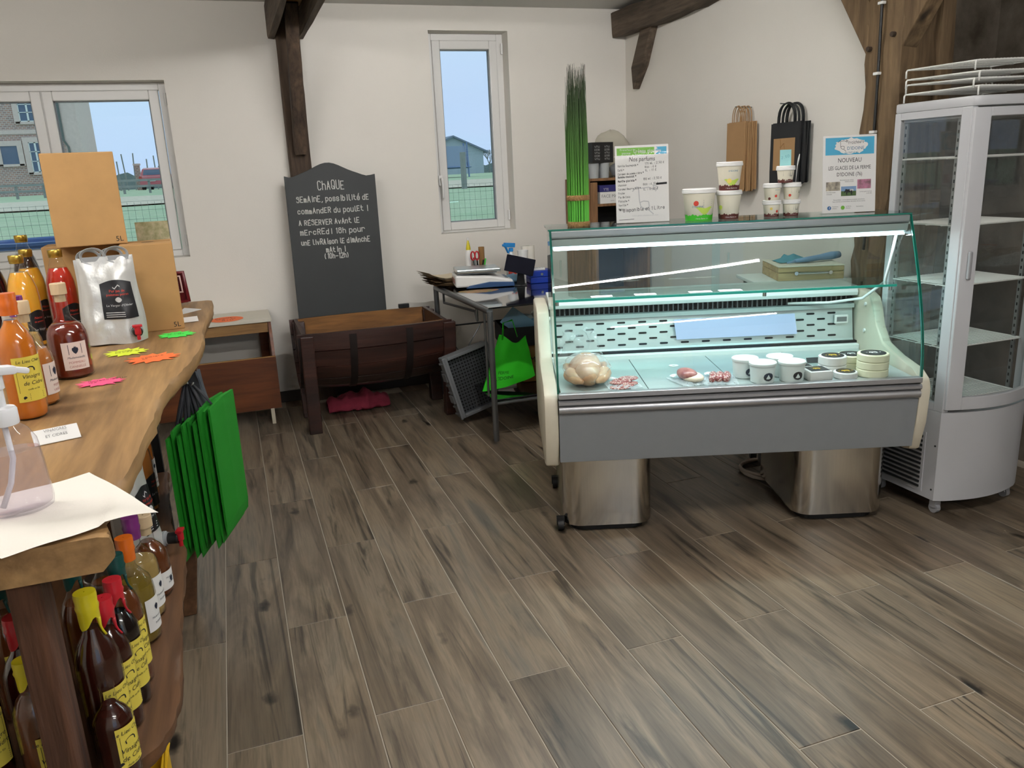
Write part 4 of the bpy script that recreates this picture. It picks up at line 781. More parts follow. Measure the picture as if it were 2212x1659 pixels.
b = MB(); b.lathe([(.10, 0), (.10, .0012)], n=36, sx=1.0, sy=1.0); o = tag(b.build('round_card', 'neon_orange', loc=(-.085, 5.20, .6506), rot=(0, 0, R(6))), 'round neon orange card lying on the white cabinet top', 'price card')
b = MB(); f = plane((0, 0, .0016), (1, 0, 0), (0, 1, 0)); b.hand('POMME', f, .022, -.06, .03, .003); b.hand('5kg : 7€', f, .018, -.06, -.005, .0026); b.hand('BIO', f, .024, -.03, -.055, .003); b.build('handwriting', 'ink', o)
# ------------------------------------------------------------------ half barrel on legs
woodmat('barrel_stave', (72, 40, 31), (33, 16, 13), 'x', .7, .45, .5, coat=.2); woodmat('barrel_inside', (150, 104, 54), (92, 58, 28), 'x', .7, .8, .5); mat('barrel_hoop', (34, 26, 24), .6, .4)
S_ = (.745, 4.86, 0)
t = thing('half_barrel', 'dark wooden half barrel trough standing on four square legs', 'barrel', S_)
xa, xb, zc, yc = .285, 1.195, .62, 4.86; NS = 11; KZ = 1.27
def brad(x): return .292 + .026*(1-((x-.74)/.455)**2)
def stave(i, r_off, th):
    a0, a1 = 180 + 180*i/NS + .5, 180 + 180*(i+1)/NS - .5; b_ = MB(); xs = [xa + (xb-xa)*k/10 for k in range(11)]; vs = []
    for x in xs:
        r = brad(x)+r_off
        for (rr, a) in ((r, a0), (r, (a0+a1)/2), (r, a1), (r-th, a1), (r-th, (a0+a1)/2), (r-th, a0)): vs.append((x, yc + rr*math.cos(R(a)), zc + rr*KZ*math.sin(R(a))))
    fs = [(i_*6+j, i_*6+(j+1) % 6, (i_+1)*6+(j+1) % 6, (i_+1)*6+j) for i_ in range(10) for j in range(6)] + [(5,4,3,2,1,0), tuple(60+j for j in range(6))]
    return b_.add(vs, fs)
for i in range(NS): stave(i, 0, .022).build('stave', 'barrel_stave', t, sub=S_, smooth=40)
b = MB(); b.grid(lambda u, v: (xa+.03+(xb-xa-.06)*u, yc + (brad(xa+(xb-xa)*u)-.0232)*math.cos(R(180+180*v)), zc - .001 + (brad(xa+(xb-xa)*u)-.0232)*KZ*math.sin(R(180+180*v))), 12, 24); b.build('inner_lining', 'barrel_inside', t, sub=S_, smooth=True)
for x in (xa+.028, xb-.05):
    poly = [(yc+.278*math.cos(R(180+180*k/20)), zc+.278*KZ*math.sin(R(180+180*k/20))) for k in range(21)]; b = MB(); b.prism(poly, x, x+.022, lambda y, z, h: (h, y, z)); b.build('end_board', 'barrel_stave', t, sub=S_)
for (h0, w) in ((.575, .042), (.908, .042), (.288, .03), (1.163, .03)):
    b = MB(); b.grid(lambda u, v: (h0+w*u, yc + (brad(h0+w*u)+.003)*math.cos(R(183+174*v)), zc + (brad(h0+w*u)+.003)*KZ*math.sin(R(183+174*v))), 2, 28); b.build('hoop', 'barrel_hoop', t, sub=S_, smooth=True)
for x in (.300, 1.140):
    for (y, tilt) in ((4.552, .05), (5.085, -.05)):
        b = MB(); w, d = .075, .075; y1 = y + tilt*1.6
        b.add([(x, y1, 0), (x+w, y1, 0), (x+w, y1+d, 0), (x, y1+d, 0), (x, y, .605), (x+w, y, .605), (x+w, y+d*.6, .605), (x, y+d*.6, .605)], [(3,2,1,0),(4,5,6,7),(0,1,5,4),(1,2,6,5),(2,3,7,6),(3,0,4,7)]); b.build('leg', 'barrel_stave', t, sub=S_, bevel=.005)
mat('cloth_pink', (150, 44, 66), .9, vary=.25, vscale=18, bump=.4, bscale=30)
b = MB(); b.grid(lambda u, v: (.46 + .40*u, 5.10 + .13*math.cos(v*6.283)*(.6+.4*math.sin(u*3.1))*(1+.25*nz3(u*6, v*5, 1)), .008 + (.095 + .05*nz3(u*7, v*4, 4))*max(0, math.sin(v*6.283*1.0+.0))*(.5+.5*math.sin(u*3.14)) + .02*abs(nz3(u*9, v*8, 7))), 34, 28, False)
tag(b.build('crumpled_cloth', 'cloth_pink', smooth=True), 'crumpled dark pink plastic lying on the floor under the barrel', 'cloth')
b = MB(); b.box(-.035, .035, -.012, .012, 0, .028); tag(b.build('wall_latch', 'black', loc=(1.03, 5.166, .618), bevel=.003), 'small black latch block on the back rim of the barrel', 'latch')
# ------------------------------------------------------------------ blackboard
mat('chalkboard', (42, 45, 45), .6, vary=.14, vscale=3, bump=.03); mat('chalk', (206, 206, 200), .95)
BW, BH = .575, 1.09
t = thing('chalkboard', 'tall dark chalkboard sign with arched top leaning on the timber post', 'chalkboard', (.640, 5.255, .42), 0); t.rotation_euler = (R(-5.2), R(1.0), 0)
poly = [(-BW/2, 0), (BW/2, 0), (BW/2, 1.075)] + [(BW/2 - BW*k/20, 1.075 + .078*math.exp(-((k/20-.52)/.235)**2) - .012*math.exp(-((k/20-.10)/.07)**2) - .012*math.exp(-((k/20-.93)/.07)**2)) for k in range(1, 20)] + [(-BW/2, 1.075)]
b = MB(); b.prism(poly, -.008, .008, lambda x, z, h: (x, h, z)); b.build('board', 'chalkboard', t, bevel=.0015, seg=1)
f = plane((0, -.0086, 0), (1, 0, 0), (0, 0, 1))
for (s_, x, z, sz, wd) in (('ChAQUE', -.085, .985, .052, .175), ('SEmAinE, possibilité dE', -.225, .910, .034, .465), ('commAndER du poulEt !', -.225, .838, .033, .455), ('A RÉSERVER AvAnt lE', -.225, .765, .031, .39), ('mErcREdi 18h pour', -.222, .705, .033, .42), ('unE livRAison lE dimAnchE', -.222, .640, .032, .445), ('mAtin !', -.07, .588, .032, .13), ('(10h-12h)', -.085, .548, .032, .165)):
    b = MB(); b.hand(s_, f, sz, x, z, .0048, .012, .3, wd); b.build('chalk_line', 'chalk', t)
# ------------------------------------------------------------------ steel table with a black glass top
X0, X1, Y0, Y1, Z_ = 1.250, 2.02, 4.030, 5.17, .748
S_ = (1.63, 4.6, 0)
glassmat('smoked', (.03, .032, .036), 1.5); mat('black_glass', (8, 9, 11), .04, coat=1.0); mat('print_fruit', (92, 128, 40), .3, vary=.6, vscale=22, rgb2=(206, 122, 62)); mat('bottle_blue', (46, 78, 122), .4)
t = thing('steel_table', 'grey tubular steel table with a black glass top', 'table', S_)
for (x, y) in ((X0+.018, Y0), (X0, Y1-.03), (X1, Y0), (X1, Y1-.03)): MB().tube([(x, y, .0), (x, y, Z_-.012)], .017, 14).build('leg', 'grey_metal', t, sub=S_, smooth=40)
b = MB(); b.tube([(X0+.018, Y0, Z_-.012), (X0, Y1-.03, Z_-.012)], .018, 12); b.tube([(X1, Y0, Z_-.012), (X1, Y1-.03, Z_-.012)], .018, 12); b.tube([(X0, Y1-.03, Z_-.02), (X1, Y1-.03, Z_-.02)], .014, 10); b.build('top_frame', 'grey_metal', t, sub=S_, smooth=40)
b = MB(); b.tube([(X0+.02, Y0+.25, Z_-.03), (X0+.02, Y0+.25, Z_-.10), (X0+.10, Y0+.55, Z_-.10), (X0+.02, Y1-.15, Z_-.10), (X0+.02, Y1-.15, Z_-.03)], .008, 8); b.build('cable_hanger', 'grey_metal', t, sub=S_, smooth=40)
MB().box(X0+.012, X1-.005, Y0-.002, Y1, Z_, Z_+.009).build('glass_top', 'black_glass', t, sub=S_, bevel=.0015, seg=1)
MB().box(X0+.03, X1-.02, Y0+.05, Y1-.05, .212, .224).build('lower_shelf', 'black_glass', t, sub=S_, bevel=.0015, seg=1)
b = MB(); b.tube([(X0+.012, Y0+.03, .206), (X1-.01, Y0+.03, .206)], .010, 8); b.tube([(X0, Y1-.05, .206), (X1-.01, Y1-.05, .206)], .010, 8); b.build('shelf_rail', 'grey_metal', t, sub=S_, smooth=40)
b = MB(); b.tube([(X0+.01, Y1-.04, .47), (X1, Y1-.04, .47)], .006, 6); b.tube([(X0+.01, Y1-.04, .47), (X0+.28, Y1-.04, .06)], .004, 6); b.tube([(X0+.30, Y1-.04, .47), (X0+.03, Y1-.04, .06)], .004, 6); b.build('cross_brace', 'grey_metal', t, sub=S_)
MB().tube([(X0+.03, Y0+.14, .224), (X0+.03, Y0+.14, Z_-.02)], .007, 8).build('rear_strut', 'grey_metal', t, sub=S_)
ZG = Z_+.0092
poly = [(.12*math.cos(a)*(1+.15*math.sin(3*a)), .07*math.sin(a)*(1+.1*math.cos(2*a))) for a in [i*.314 for i in range(20)]]
b = MB(); b.prism(poly, 0, .0005); tag(b.build('printed_mat', 'print_fruit', loc=(1.405, 4.66, ZG), rot=(0, 0, R(-10))), 'printed fruit picture lying flat on the black glass table', 'placemat')
# weighing scale
t = thing('weighing_scale', 'white electronic weighing scale with steel pan on the table', 'scale', (1.475, 4.87, ZG), R(-10))
b = MB(); b.prism([(-.165, .012), (.20, .012), (.20, .045), (.06, .075), (-.165, .090)], -.12, .12, lambda x, z, h: (x, h, z)); b.build('body', 'white', t, bevel=.012)
b = MB(); b.prism([(-.10, .004), (.21, .004), (.205, .030), (.05, .040), (-.08, .022)], -.123, .123, lambda x, z, h: (x, h, z)); b.build('base_band', 'bottle_blue', t, bevel=.003)
MB().box(-.15, .10, -.105, .105, .092, .100).build('pan_support', 'grey_metal', t); MB().box(-.155, .125, -.115, .115, .100, .122).build('pan', 'steel', t, bevel=.006)
b = MB(); b.text('SCALE', plane((-.05, -.1213, .05), (1, 0, 0), (0, 0, 1)), .014, 'C'); 
MB().obox((-.166, 0, .05), (.002, .14, .03)).build('display', mat('display_pink', (190, 140, 130), .4), t)
b = MB()
for i in range(4):
    for j in range(3): b.lathe([(.007, 0), (.007, .002)], (.17-.01*j, -.07+.045*i, .053), 8)
b.build('keys', 'bottle_blue', t)
# brown paper stack
for i in range(9):
    a = R(random.uniform(-5, 5)+8); curl = .02 + .05*(i/8)**2
    b = MB(); g_ = lambda u, v: (-.15+.30*u, -.11+.22*v, .0065*i + curl*max(0, .45-u)**2*3 + .006*nz3(u*4, v*4, i))
    b.grid(g_, 10, 6); b.grid(lambda u, v: (lambda p: (p[0], p[1], p[2]-.003))(g_(u, v)), 10, 6)
    tag(b.build('paper_bag', 'kraft_grey' if i < 7 else 'paper_warm', loc=(1.345 - .006*i, 5.055 + .004*i, ZG+.004), rot=(0, 0, a), smooth=True), ['bottom', 'second lowest', 'third lowest', 'fourth lowest', 'middle', 'fourth highest', 'third highest', 'second highest', 'topmost'][i] + ' flat kraft paper bag in the pile behind the scale', 'paper bag', 'pile of flat paper bags on the table')
# tablet on stand, cash box, spray, roll, pens
t = thing('tablet', 'black tablet on a small stand at the table edge', 'tablet', (1.700, 4.715, ZG), R(-20))
MB().obox((0, .0, .130), (.185, .009, .115), (R(-32), R(14), 0)).build('screen', mat('tablet_dark', (10, 11, 26), .7, spec=.15), t, bevel=.004)
b = MB(); b.prism([(-.028, 0), (.028, 0), (.02, .12), (-.012, .12)], .0, .006, lambda x, z, h: (x, .028+h-.15*z, z)); b.box(-.04, .04, -.02, .07, 0, .006); b.build('stand', 'black', t, bevel=.002)
t = thing('cash_box', 'small blue metal cash box with a white key pad on it', 'box', (1.862, 4.80, ZG), R(-6)); mat('cash_blue', (22, 58, 168), .4)
MB().box(-.075, .075, -.06, .06, 0, .038).build('lower_tray', 'cash_blue', t, bevel=.004); MB().box(-.076, .076, -.061, .061, .039, .080).build('lid', 'cash_blue', t, bevel=.004); MB().lathe([(.008, 0), (.008, .004)], (0, -.062, .058), 12, rot=Matrix.Rotation(R(90), 3, 'X')).build('lock', 'steel', t)
t2 = thing('card_reader', 'white calculator lying on the blue cash box', 'calculator', (1.842, 4.785, ZG+.0805), R(-12)); MB().box(-.048, .048, -.03, .03, 0, .014).build('body', 'white', t2, bevel=.003)
b = MB()
for i in range(5):
    for j in range(3): b.box(-.04+.017*i, -.028+.017*i, -.024+.016*j, -.013+.016*j, .014, .016)
b.build('keys', 'pale_ink', t2)
t = thing('spray_bottle', 'clear spray bottle with blue trigger head at the wall', 'spray bottle', (1.775, 5.09, ZG), R(200)); mat('spray_blue', (40, 140, 214), .35); mat('spray_body', (222, 226, 226), .35); mat('spray_red', (210, 72, 58), .5)
MB().lathe([(.034, 0), (.037, .004), (.037, .11), (.033, .135), (.016, .160), (.013, .185)], n=22).build('body', 'spray_body', t, smooth=40); patch(t, 'label', 'spray_red', .037, R(-100+160), -.03, .03, .03, .10)
b = MB(); b.lathe([(.016, .18), (.016, .205)], n=14); b.obox((.012, 0, .225), (.085, .026, .030), (0, R(-6), 0)); b.obox((.035, 0, .195), (.010, .018, .055), (0, R(28), 0)); b.obox((.062, 0, .228), (.018, .016, .016)); b.build('trigger_head', 'spray_blue', t, bevel=.004)
t = thing('paper_roll', 'white paper towel roll standing behind the blue cash box', 'paper roll', (1.900, 5.10, ZG)); MB().lathe([(.014, 0), (.045, 0), (.046, .004), (.046, .206), (.045, .21), (.014, .21)], n=28, close=False).build('roll', 'tissue', t, smooth=40)
t = thing('plastic_cup', 'white plastic cup in front of the paper roll', 'cup', (1.836, 5.03, ZG)); MB().lathe([(.026, 0), (.036, .19), (.034, .19), (.024, .006)], n=22, close=False).build('cup', 'white', t, smooth=40)
t = thing('pen_pot', 'wire pot full of pens and a cardboard tube on the table', 'pen pot', (1.545, 5.10, ZG)); 
b = MB(); b.lathe([(.045, 0), (.048, .10)], n=20, close=False); b.lathe([(.045, .001), (.002, .001)], n=20, close=False); b.build('pot', 'grey_metal', t, smooth=40)
for (x, y, h, m_, r_) in ((-.02, 0, .16, 'tap_red', .008), (.0, .02, .15, 'black', .006), (.03, -.015, .15, 'neon_green', .005), (.015, -.03, .145, 'black', .005), (-.03, -.02, .15, 'grey_metal', .006)): MB().tube([(x*.6, y*.6, .01), (x*1.5, y*1.4, h)], r_, 8).build('pen', m_, t, smooth=40)
MB().lathe([(.020, .02), (.020, .225), (.017, .225), (.017, .03)], (.030, .018, 0), 18, close=False).build('cardboard_tube', 'kraft_dark', t, smooth=40)
t = thing('scissors', 'red-handled scissors stuck in the pen pot', 'scissors', (1.512, 5.065, ZG+.10)); b = MB()
for sx in (-1, 1): b.tube([(sx*.014+.020*math.cos(a)*.7, 0, .075+.028*math.sin(a)) for a in [i*.5236 for i in range(12)]], .005, 6, closed=True)
b.build('handle', 'tap_red', t, smooth=True); MB().box(-.006, .006, -.001, .001, -.09, .05).build('blade', 'steel', t)
t = thing('glue_bottle', 'white glue bottle with a yellow cap behind the pens', 'glue', (1.490, 5.135, ZG)); MB().lathe([(.022, 0), (.024, .004), (.024, .19), (.016, .21)], n=18).build('body', 'white', t, smooth=40); MB().lathe([(.015, .205), (.016, .22), (.008, .26), (.005, .275)], n=16).build('cap', 'wax_yellow', t, smooth=40); MB().lathe([(.006, .272), (.007, .29)], n=12).build('tip', 'white', t)
t = thing('tissue_wad', 'crumpled pale blue glove beside the tablet', 'glove', (1.70, 4.86, ZG)); mat('glove_blue', (150, 196, 226), .5)
b = MB(); b.grid(lambda u, v: ((.075+.012*nz3(u*6, v*4, 2))*math.sin(3.1416*v)*math.cos(6.2832*u), (.05+.012*nz3(u*5, v*5, 5))*math.sin(3.1416*v)*math.sin(6.2832*u), .03 - .03*math.cos(3.1416*v)*(1+.5*nz3(u*7, v*3, 8))), 22, 12, True); b.build('glove', 'glove_blue', t, smooth=True)
# ------------------------------------------------------------------ things under the table
mat('crate_grey', (106, 108, 110), .6); mat('crate_dark', (58, 60, 63), .7); mat('bag_bright', (46, 206, 26), .7, bump=.1, bscale=200); mat('card_blue', (120, 160, 190), .7)
t = thing('plastic_crate', 'grey perforated folding crate tipped against the table leg', 'crate', (1.185, 4.40, .036), 0); t.rotation_euler = (R(-6), R(-13), R(8))
# a shallow tray standing on edge: recessed floor panel with holes, ribbed rim
w, h = .30, .385
MB().box(.01, w-.01, .030, .036, .01, h-.01).build('floor_panel', 'crate_dark', t)
b = MB()
for (x0, x1, z0, z1) in ((0, .020, 0, h), (w-.020, w, 0, h), (.02, w-.02, 0, .020), (.02, w-.02, h-.020, h)): b.box(x0, x1, 0, .10, z0, z1)
b.build('rim', 'crate_grey', t, bevel=.004)
for k in range(8): MB().box(-.010, .001, .004, .094, .018+k*.046, .030+k*.046).build('rib', 'crate_grey', t, bevel=.002, seg=1)
MB().box(-.014, .001, -.004, .012, -.002, h+.002).build('lip', 'crate_grey', t, bevel=.003)
b = MB()
for i in range(13):
    for j in range(17): b.box(.030+i*.0190, .040+i*.0190, .0288, .0299, .030+j*.0200, .040+j*.0200)
o = b.build('perforations', 'slot_dark', t); o['kind'] = 'stuff'
for z0 in (.10, .24): MB().box(-.018, -.001, .02, .08, z0, z0+.05).build('latch', 'crate_grey', t, bevel=.003)
# bright green tote
t = thing('green_tote', 'bright green fabric tote bag slumped under the steel table', 'tote bag', (1.465, 4.275, .226), 0)
def tote(sg): return lambda u, v: ((-.19 + .33*u)*(1-.42*v) + .03*v*(1-u) - .035*(1-v)*0 , sg*(.045*(1-v)+.006)*math.sin(math.pi*min(1, max(0, u*.98+.01)))**.6 - .03*v + .008*nz3(u*4, v*4, sg), .002 + v*(.30 + .03*math.cos(u*5)) + (1-v)*.055*u)
b = MB(); b.grid(tote(-1), 16, 12); b.grid(tote(1), 16, 12); b.grid(lambda u, v: tote(-1)(u, 0) if v == 0 else tote(1)(u, 0), 16, 1); b.build('panel', 'bag_bright', t, smooth=50)
b = MB(); b.tube([(-.06, -.03, .30), (-.055, -.04, .40), (.0, -.04, .41), (.03, -.03, .31)], .012, 6, flat=.25); b.build('strap', 'bag_bright', t, smooth=True)
b = MB(); F = lambda x, z: (lambda p: (p[0], p[1]-.0015, p[2]))(tote(-1)(min(.98, max(.02, .5+x/.33)), z/.30)); b.text('L\'IDOINE', F, .03, 'C', -.05, .05); b.text('FERME', F, .026, 'C', -.06, .085); b.build('print', mat('tote_ink', (20, 96, 12), .8), t)
# cardboard boxes under the table
t = thing('open_carton', 'brown cardboard carton with black lettering on the lower table shelf', 'box', (1.70, 4.46, .226), R(-10)); MB().box(-.12, .12, -.13, .13, 0, .225).build('carton', 'kraft_dark', t, bevel=.004); b = MB(); b.text('AM', plane((-.11, -.131, .12), (1, 0, 0), (0, 0, 1)), .05); b.build('print', 'ink', t)
MB().box(-.142, .142, -.132, .132, .10, .103).build('tape', 'kraft', t)
t = thing('black_carton', 'black open-topped box full of papers under the table', 'box', (1.66, 4.46, .455), R(-10)); b = MB(); b.box(-.20, .20, -.15, -.145, 0, .115); b.box(-.20, .20, .145, .15, 0, .115); b.box(-.20, -.195, -.145, .145, 0, .115); b.box(.195, .20, -.145, .145, 0, .115); b.box(-.20, .20, -.15, .15, 0, .004); b.build('carton', 'black_matt', t)
MB().box(-.195, .195, -.14, .14, .06, .085).build('divider', 'black', t)
for (x, y, z, s_, rx, ry, m_, l_) in ((1.57, 4.44, .58, (.17, .002, .13), 20, 38, 'paper_blue', 'pale blue leaflet standing tilted in the black box'), (1.62, 4.48, .575, (.12, .002, .10), 10, 10, 'paper', 'white folded paper standing in the black box'), (1.70, 4.42, .57, (.10, .002, .08), -20, -25, 'card_blue', 'grey-blue card leaning in the black box')):
    tag(MB().obox((0, 0, 0), s_).build('leaflet', m_, loc=(x, y, z), rot=(R(rx), R(ry), R(-10))), l_, 'leaflet', 'papers in the black box')
b = MB(); b.grid(lambda u, v: ((.09+.02*nz3(u*5, v*4, 2))*math.sin(3.1416*v)*math.cos(6.2832*u), (.08+.02*nz3(u*5, v*5, 5))*math.sin(3.1416*v)*math.sin(6.2832*u), .045 - .045*math.cos(3.1416*v)*(1+.4*nz3(u*7, v*3, 8))), 22, 12, True); tag(b.build('crumpled_bag', 'foil', loc=(1.76, 4.46, .572), smooth=True), 'crumpled translucent plastic bag at the right end of the black box', 'plastic bag')
# ------------------------------------------------------------------ small shelf unit in the corner behind the glass counter
woodmat('shelf_unit', (150, 110, 72), (112, 78, 48), 'z', .8, .6, .2)
X0s, X1s, Y0s, Y1s = 2.345, 2.83, 5.08, 5.46; S_ = (2.59, 5.27, 0)
t = thing('shelf_unit', 'brown wooden shelf unit in the corner behind the display counter', 'shelf', S_)
for x in (X0s, X1s-.022): MB().box(x, x+.022, Y0s, Y1s, 0, 1.385).build('side_panel', 'shelf_unit', t, sub=S_, bevel=.002)
MB().box(X0s+.022, X0s+.075, Y0s-.004, Y0s+.018, 0, 1.36).build('face_stile', 'shelf_unit', t, sub=S_, bevel=.002)
for z in (.10, .55, .90, 1.195, 1.368): MB().box(X0s+.022, X1s-.022, Y0s+.02, Y1s, z, z+.018).build('shelf_board', 'shelf_unit', t, sub=S_, bevel=.001, seg=1)
MB().box(X0s+.02, X1s-.02, Y1s-.008, Y1s, .05, 1.37).build('back_panel', 'black_matt', t, sub=S_)
t = thing('mask_box', 'white cardboard box printed FACE MASK on the corner shelf', 'box', (2.56, 5.16, 1.2135)); MB().box(-.11, .13, -.06, .06, 0, .078).build('carton', 'paper', t, bevel=.001, seg=1)
b = MB(); b.text('FACE MASK', plane((-.10, -.0606, .040), (1, 0, 0), (0, 0, 1)), .030); b.text('50 PCS', plane((-.03, -.0606, .014), (1, 0, 0), (0, 0, 1)), .010); b.build('print', 'grey_ink', t)
t = thing('blue_pack', 'flat dark blue pack lying on the mask box', 'box', (2.55, 5.18, 1.2925)); MB().box(-.09, .10, -.05, .05, 0, .045).build('carton', mat('pack_blue', (36, 36, 104), .5), t, bevel=.002); b = MB(); b.text('YTE', plane((-.06, -.0506, .008), (1, 0, 0), (0, 0, 1)), .024); b.build('print', 'pale_ink', t)
for i in range(6): tag(MB().box(-.008, .008, -.05, .05, 0, .07+.012*(i % 3)).build('carton_sleeve', ['paper', 'grey_ink', 'pale_ink'][i % 3], loc=(2.50+.026*i, 5.17, .9185)), ['first', 'second', 'third', 'fourth', 'fifth', 'sixth'][i] + ' upright grey and white packet from the left on the lower corner shelf', 'packet', 'packets on the lower corner shelf')
ZS2 = 1.3865
for i, (x, y, txt) in enumerate(((2.42, 5.13, 'clear drinking glass on the corner shelf, left one'), (2.50, 5.13, 'clear drinking glass on the corner shelf, right one'))):
    t = thing('drinking_glass', txt, 'glass', (x, y, ZS2), 0, 'glasses on the corner shelf'); MB().lathe([(.030, 0), (.036, .10), (.034, .10), (.028, .008)], n=22, close=False).build('bowl', mat('frosted', (210, 214, 214), .3, trans=.4) if 'frosted' not in M else 'frosted', t, smooth=40)
t = thing('gift_box', 'black cardboard gift box with pale line drawings on the corner shelf', 'box', (2.458, 5.16, ZS2+.102), R(12)); MB().box(-.09, .09, -.07, .07, 0, .135).build('carton', 'black', t, bevel=.002)
f = plane((0, -.0706, 0), (1, 0, 0), (0, 0, 1)); b = MB()
for cx in (-.045, .04):
    for k in range(5): b.hand('ooe' if k % 2 else 'vnu', f, .016, cx-.026, .02+.02*k, .0016)
b.build('print', 'pale_ink', t); MB().box(-.07, .07, -.02, .02, -.101, -.001).build('inner_tray', 'grey_ink', t)
b = MB(); b.grid(lambda u, v: (.15*math.cos(6.283*u)*math.sin(3.1416*v)*(1+.2*nz3(u*4, v*4, 1)), .10*math.sin(6.283*u)*math.sin(3.1416*v), .16-.16*math.cos(3.1416*v)*(1+.15*nz3(u*4, v*3, 6))), 24, 14, True); glassmat('film', (.92, .91, .86), 1.35, .15, .35, (.72, .69, .6)); tag(b.build('plastic_bag', 'film', loc=(2.62, 5.27, ZS2), smooth=True), 'big translucent plastic bag bundled on top of the corner shelf', 'plastic bag')
t = thing('kitchen_scale_stack', 'jumble of grey plastic packaging beside the drinking glasses', 'packaging', (2.60, 5.12, ZS2), 0); b = MB(); b.grid(lambda u, v: (.06*math.cos(6.283*u)*math.sin(3.1416*v)*(1+.3*nz3(u*4, v*4, 11)), .04*math.sin(6.283*u)*math.sin(3.1416*v), .05-.05*math.cos(3.1416*v)), 14, 8, True); b.build('wrap', 'crate_grey', t, smooth=30)
# ------------------------------------------------------------------ paper carrier bags hanging on the right wall
mat('bag_black', (30, 31, 33), .75); mat('bag_kraft', (168, 131, 90), .8, vary=.08, vscale=10)
def carrier(i, n, y, dx, w, h, z1, kind, label, group):
    """flat folded carrier, hung on a nail: spreads along y, thickness along -x"""
    t = thing('paper_carrier_bag', label, 'paper bag', (XR - .012 - dx, y, z1), R(0), group); m_ = 'bag_kraft' if kind == 'k' else 'bag_black'
    b_ = MB(); th = .0075; sk = .012*math.sin(i*1.9)
    b_.add([(-th, -w/2+sk, -h), (-th, w/2+sk, -h), (-th, w/2, 0), (-th, -w/2, 0), (0, -w/2+sk, -h+.006), (0, w/2+sk, -h+.006), (0, w/2, 0), (0, -w/2, 0), (-th-.002, -w/2+sk, -h+.06), (-th-.002, w/2+sk, -h+.06)], [(0,1,9,8),(8,9,2,3),(7,6,5,4),(0,4,5,1),(1,5,6,2,9),(3,7,4,0,8)]); b_.build('panel', m_, t)
    b_ = MB(); hw, hh = (.038, .085) if kind == 'k' else (.065, .095); k = -.004
    b_.tube([(k, hw*math.cos(a), -.012 + (hh+.012)*math.sin(a)**.6) for a in [math.pi*j/14 for j in range(15)]], .0028 if kind == 'k' else .0042, 6); b_.build('handle', m_, t, smooth=True)
    return t
ordn = ['front', 'second', 'third', 'fourth', 'fifth', 'sixth', 'rearmost']
for i in range(7):
    carrier(i, 7, 3.965 + .0*i - .014*(6-i)*0 + .003*math.sin(i*3), .012*(7-i), .165, .372 + .004*math.sin(i*5), 1.665 + .004*math.sin(i*2.2), 'k', ordn[i] + ' of the brown paper carrier bags hung on the white wall', 'brown carrier bags on the wall')
for i in range(6):
    t = carrier(i, 6, 3.552 + .004*math.sin(i*2.5), .012*(6-i), .225, .300 + .003*math.sin(i*4), 1.635 + .004*math.sin(i*1.7), 'b', (['front', 'second', 'third', 'fourth', 'fifth', 'rearmost'][i]) + ' of the black paper carrier bags hung on the white wall', 'black carrier bags on the wall')
    if i == 0:
        MB().box(-.0105, -.0100, -.085, .085, -.235, -.075).build('window_panel', 'bag_kraft', t, label='brown window panel on black bag'); b = MB(); b.tube([(-.0108, .035, -.23), (-.0108, .02, -.15), (-.0108, .03, -.08)], .0015, 4); b.tube([(-.0108, .03, -.12), (-.0108, .0, -.10), (-.0108, -.01, -.16), (-.0108, .025, -.19)], .0015, 4); b.build('crease', 'kraft_dark', t)
for (y, z) in ((3.965, 1.745), (3.575, 1.728)): tag(MB().tube([(XR-.001, y, z), (XR-.11, y, z+.004)], .003, 6).build('nail', 'grey_metal'), 'nail in the white wall holding the ' + ('brown' if y > 3.8 else 'black') + ' bags', 'nail')
# ------------------------------------------------------------------ refrigerated display counter (built along its own axis)
glassmat('case_glass', (.92, .98, .97), 1.5); mat('glass_edge', (10, 104, 88), .15, coat=.5); mat('shelf_edge', (30, 168, 150), .15, coat=.5); glassmat('shelf_glass', (.86, .965, .95), 1.35); mat('led', (214, 246, 255), .4, emit=7.0); mat('case_cream', (206, 198, 178), .45, vary=.06, vscale=10); mat('toe_black', (12, 12, 13), .6)
C0 = (.86, 3.3, 0)
case = thing('display_counter', 'refrigerated glass display counter with lit interior on steel plinths', 'display counter', cw(.86, 3.3), CROT)
AL, AR = .174, 1.550
def cb(name, material, parent=None, **k):
    return lambda b_: b_.build(name, material, parent or case, sub=C0, **k)
endp = [(2.985, .315), (2.93, .33), (2.895, .45), (2.885, .585), (2.90, .625), (2.96, .655), (3.10, .672), (3.22, .70), (3.285, .76), (3.315, .83), (3.345, .872), (3.40, .888), (3.66, .888), (3.70, .84), (3.70, .45), (3.62, .33), (3.5, .315)]
for a0, a1, nm in ((.118, AL-.001, 'left'), (AR+.001, 1.596, 'right')):
    b = MB(); b.prism(endp, a0, a1, lambda y, z, h: (h, y, z)); e_ = b.build('end_panel', 'case_cream', case, sub=C0, bevel=.010, smooth=40)
    for (yy, zz) in ((3.385, .835), (3.38, .72)):
        MB().lathe([(.008, -.003), (.008, .003)], ((AL if nm == 'left' else AR-.003)+.001, yy, zz), 12, rot=Matrix.Rotation(R(90), 3, 'Y')).build('screw_cap', 'white', e_, sub=C0)
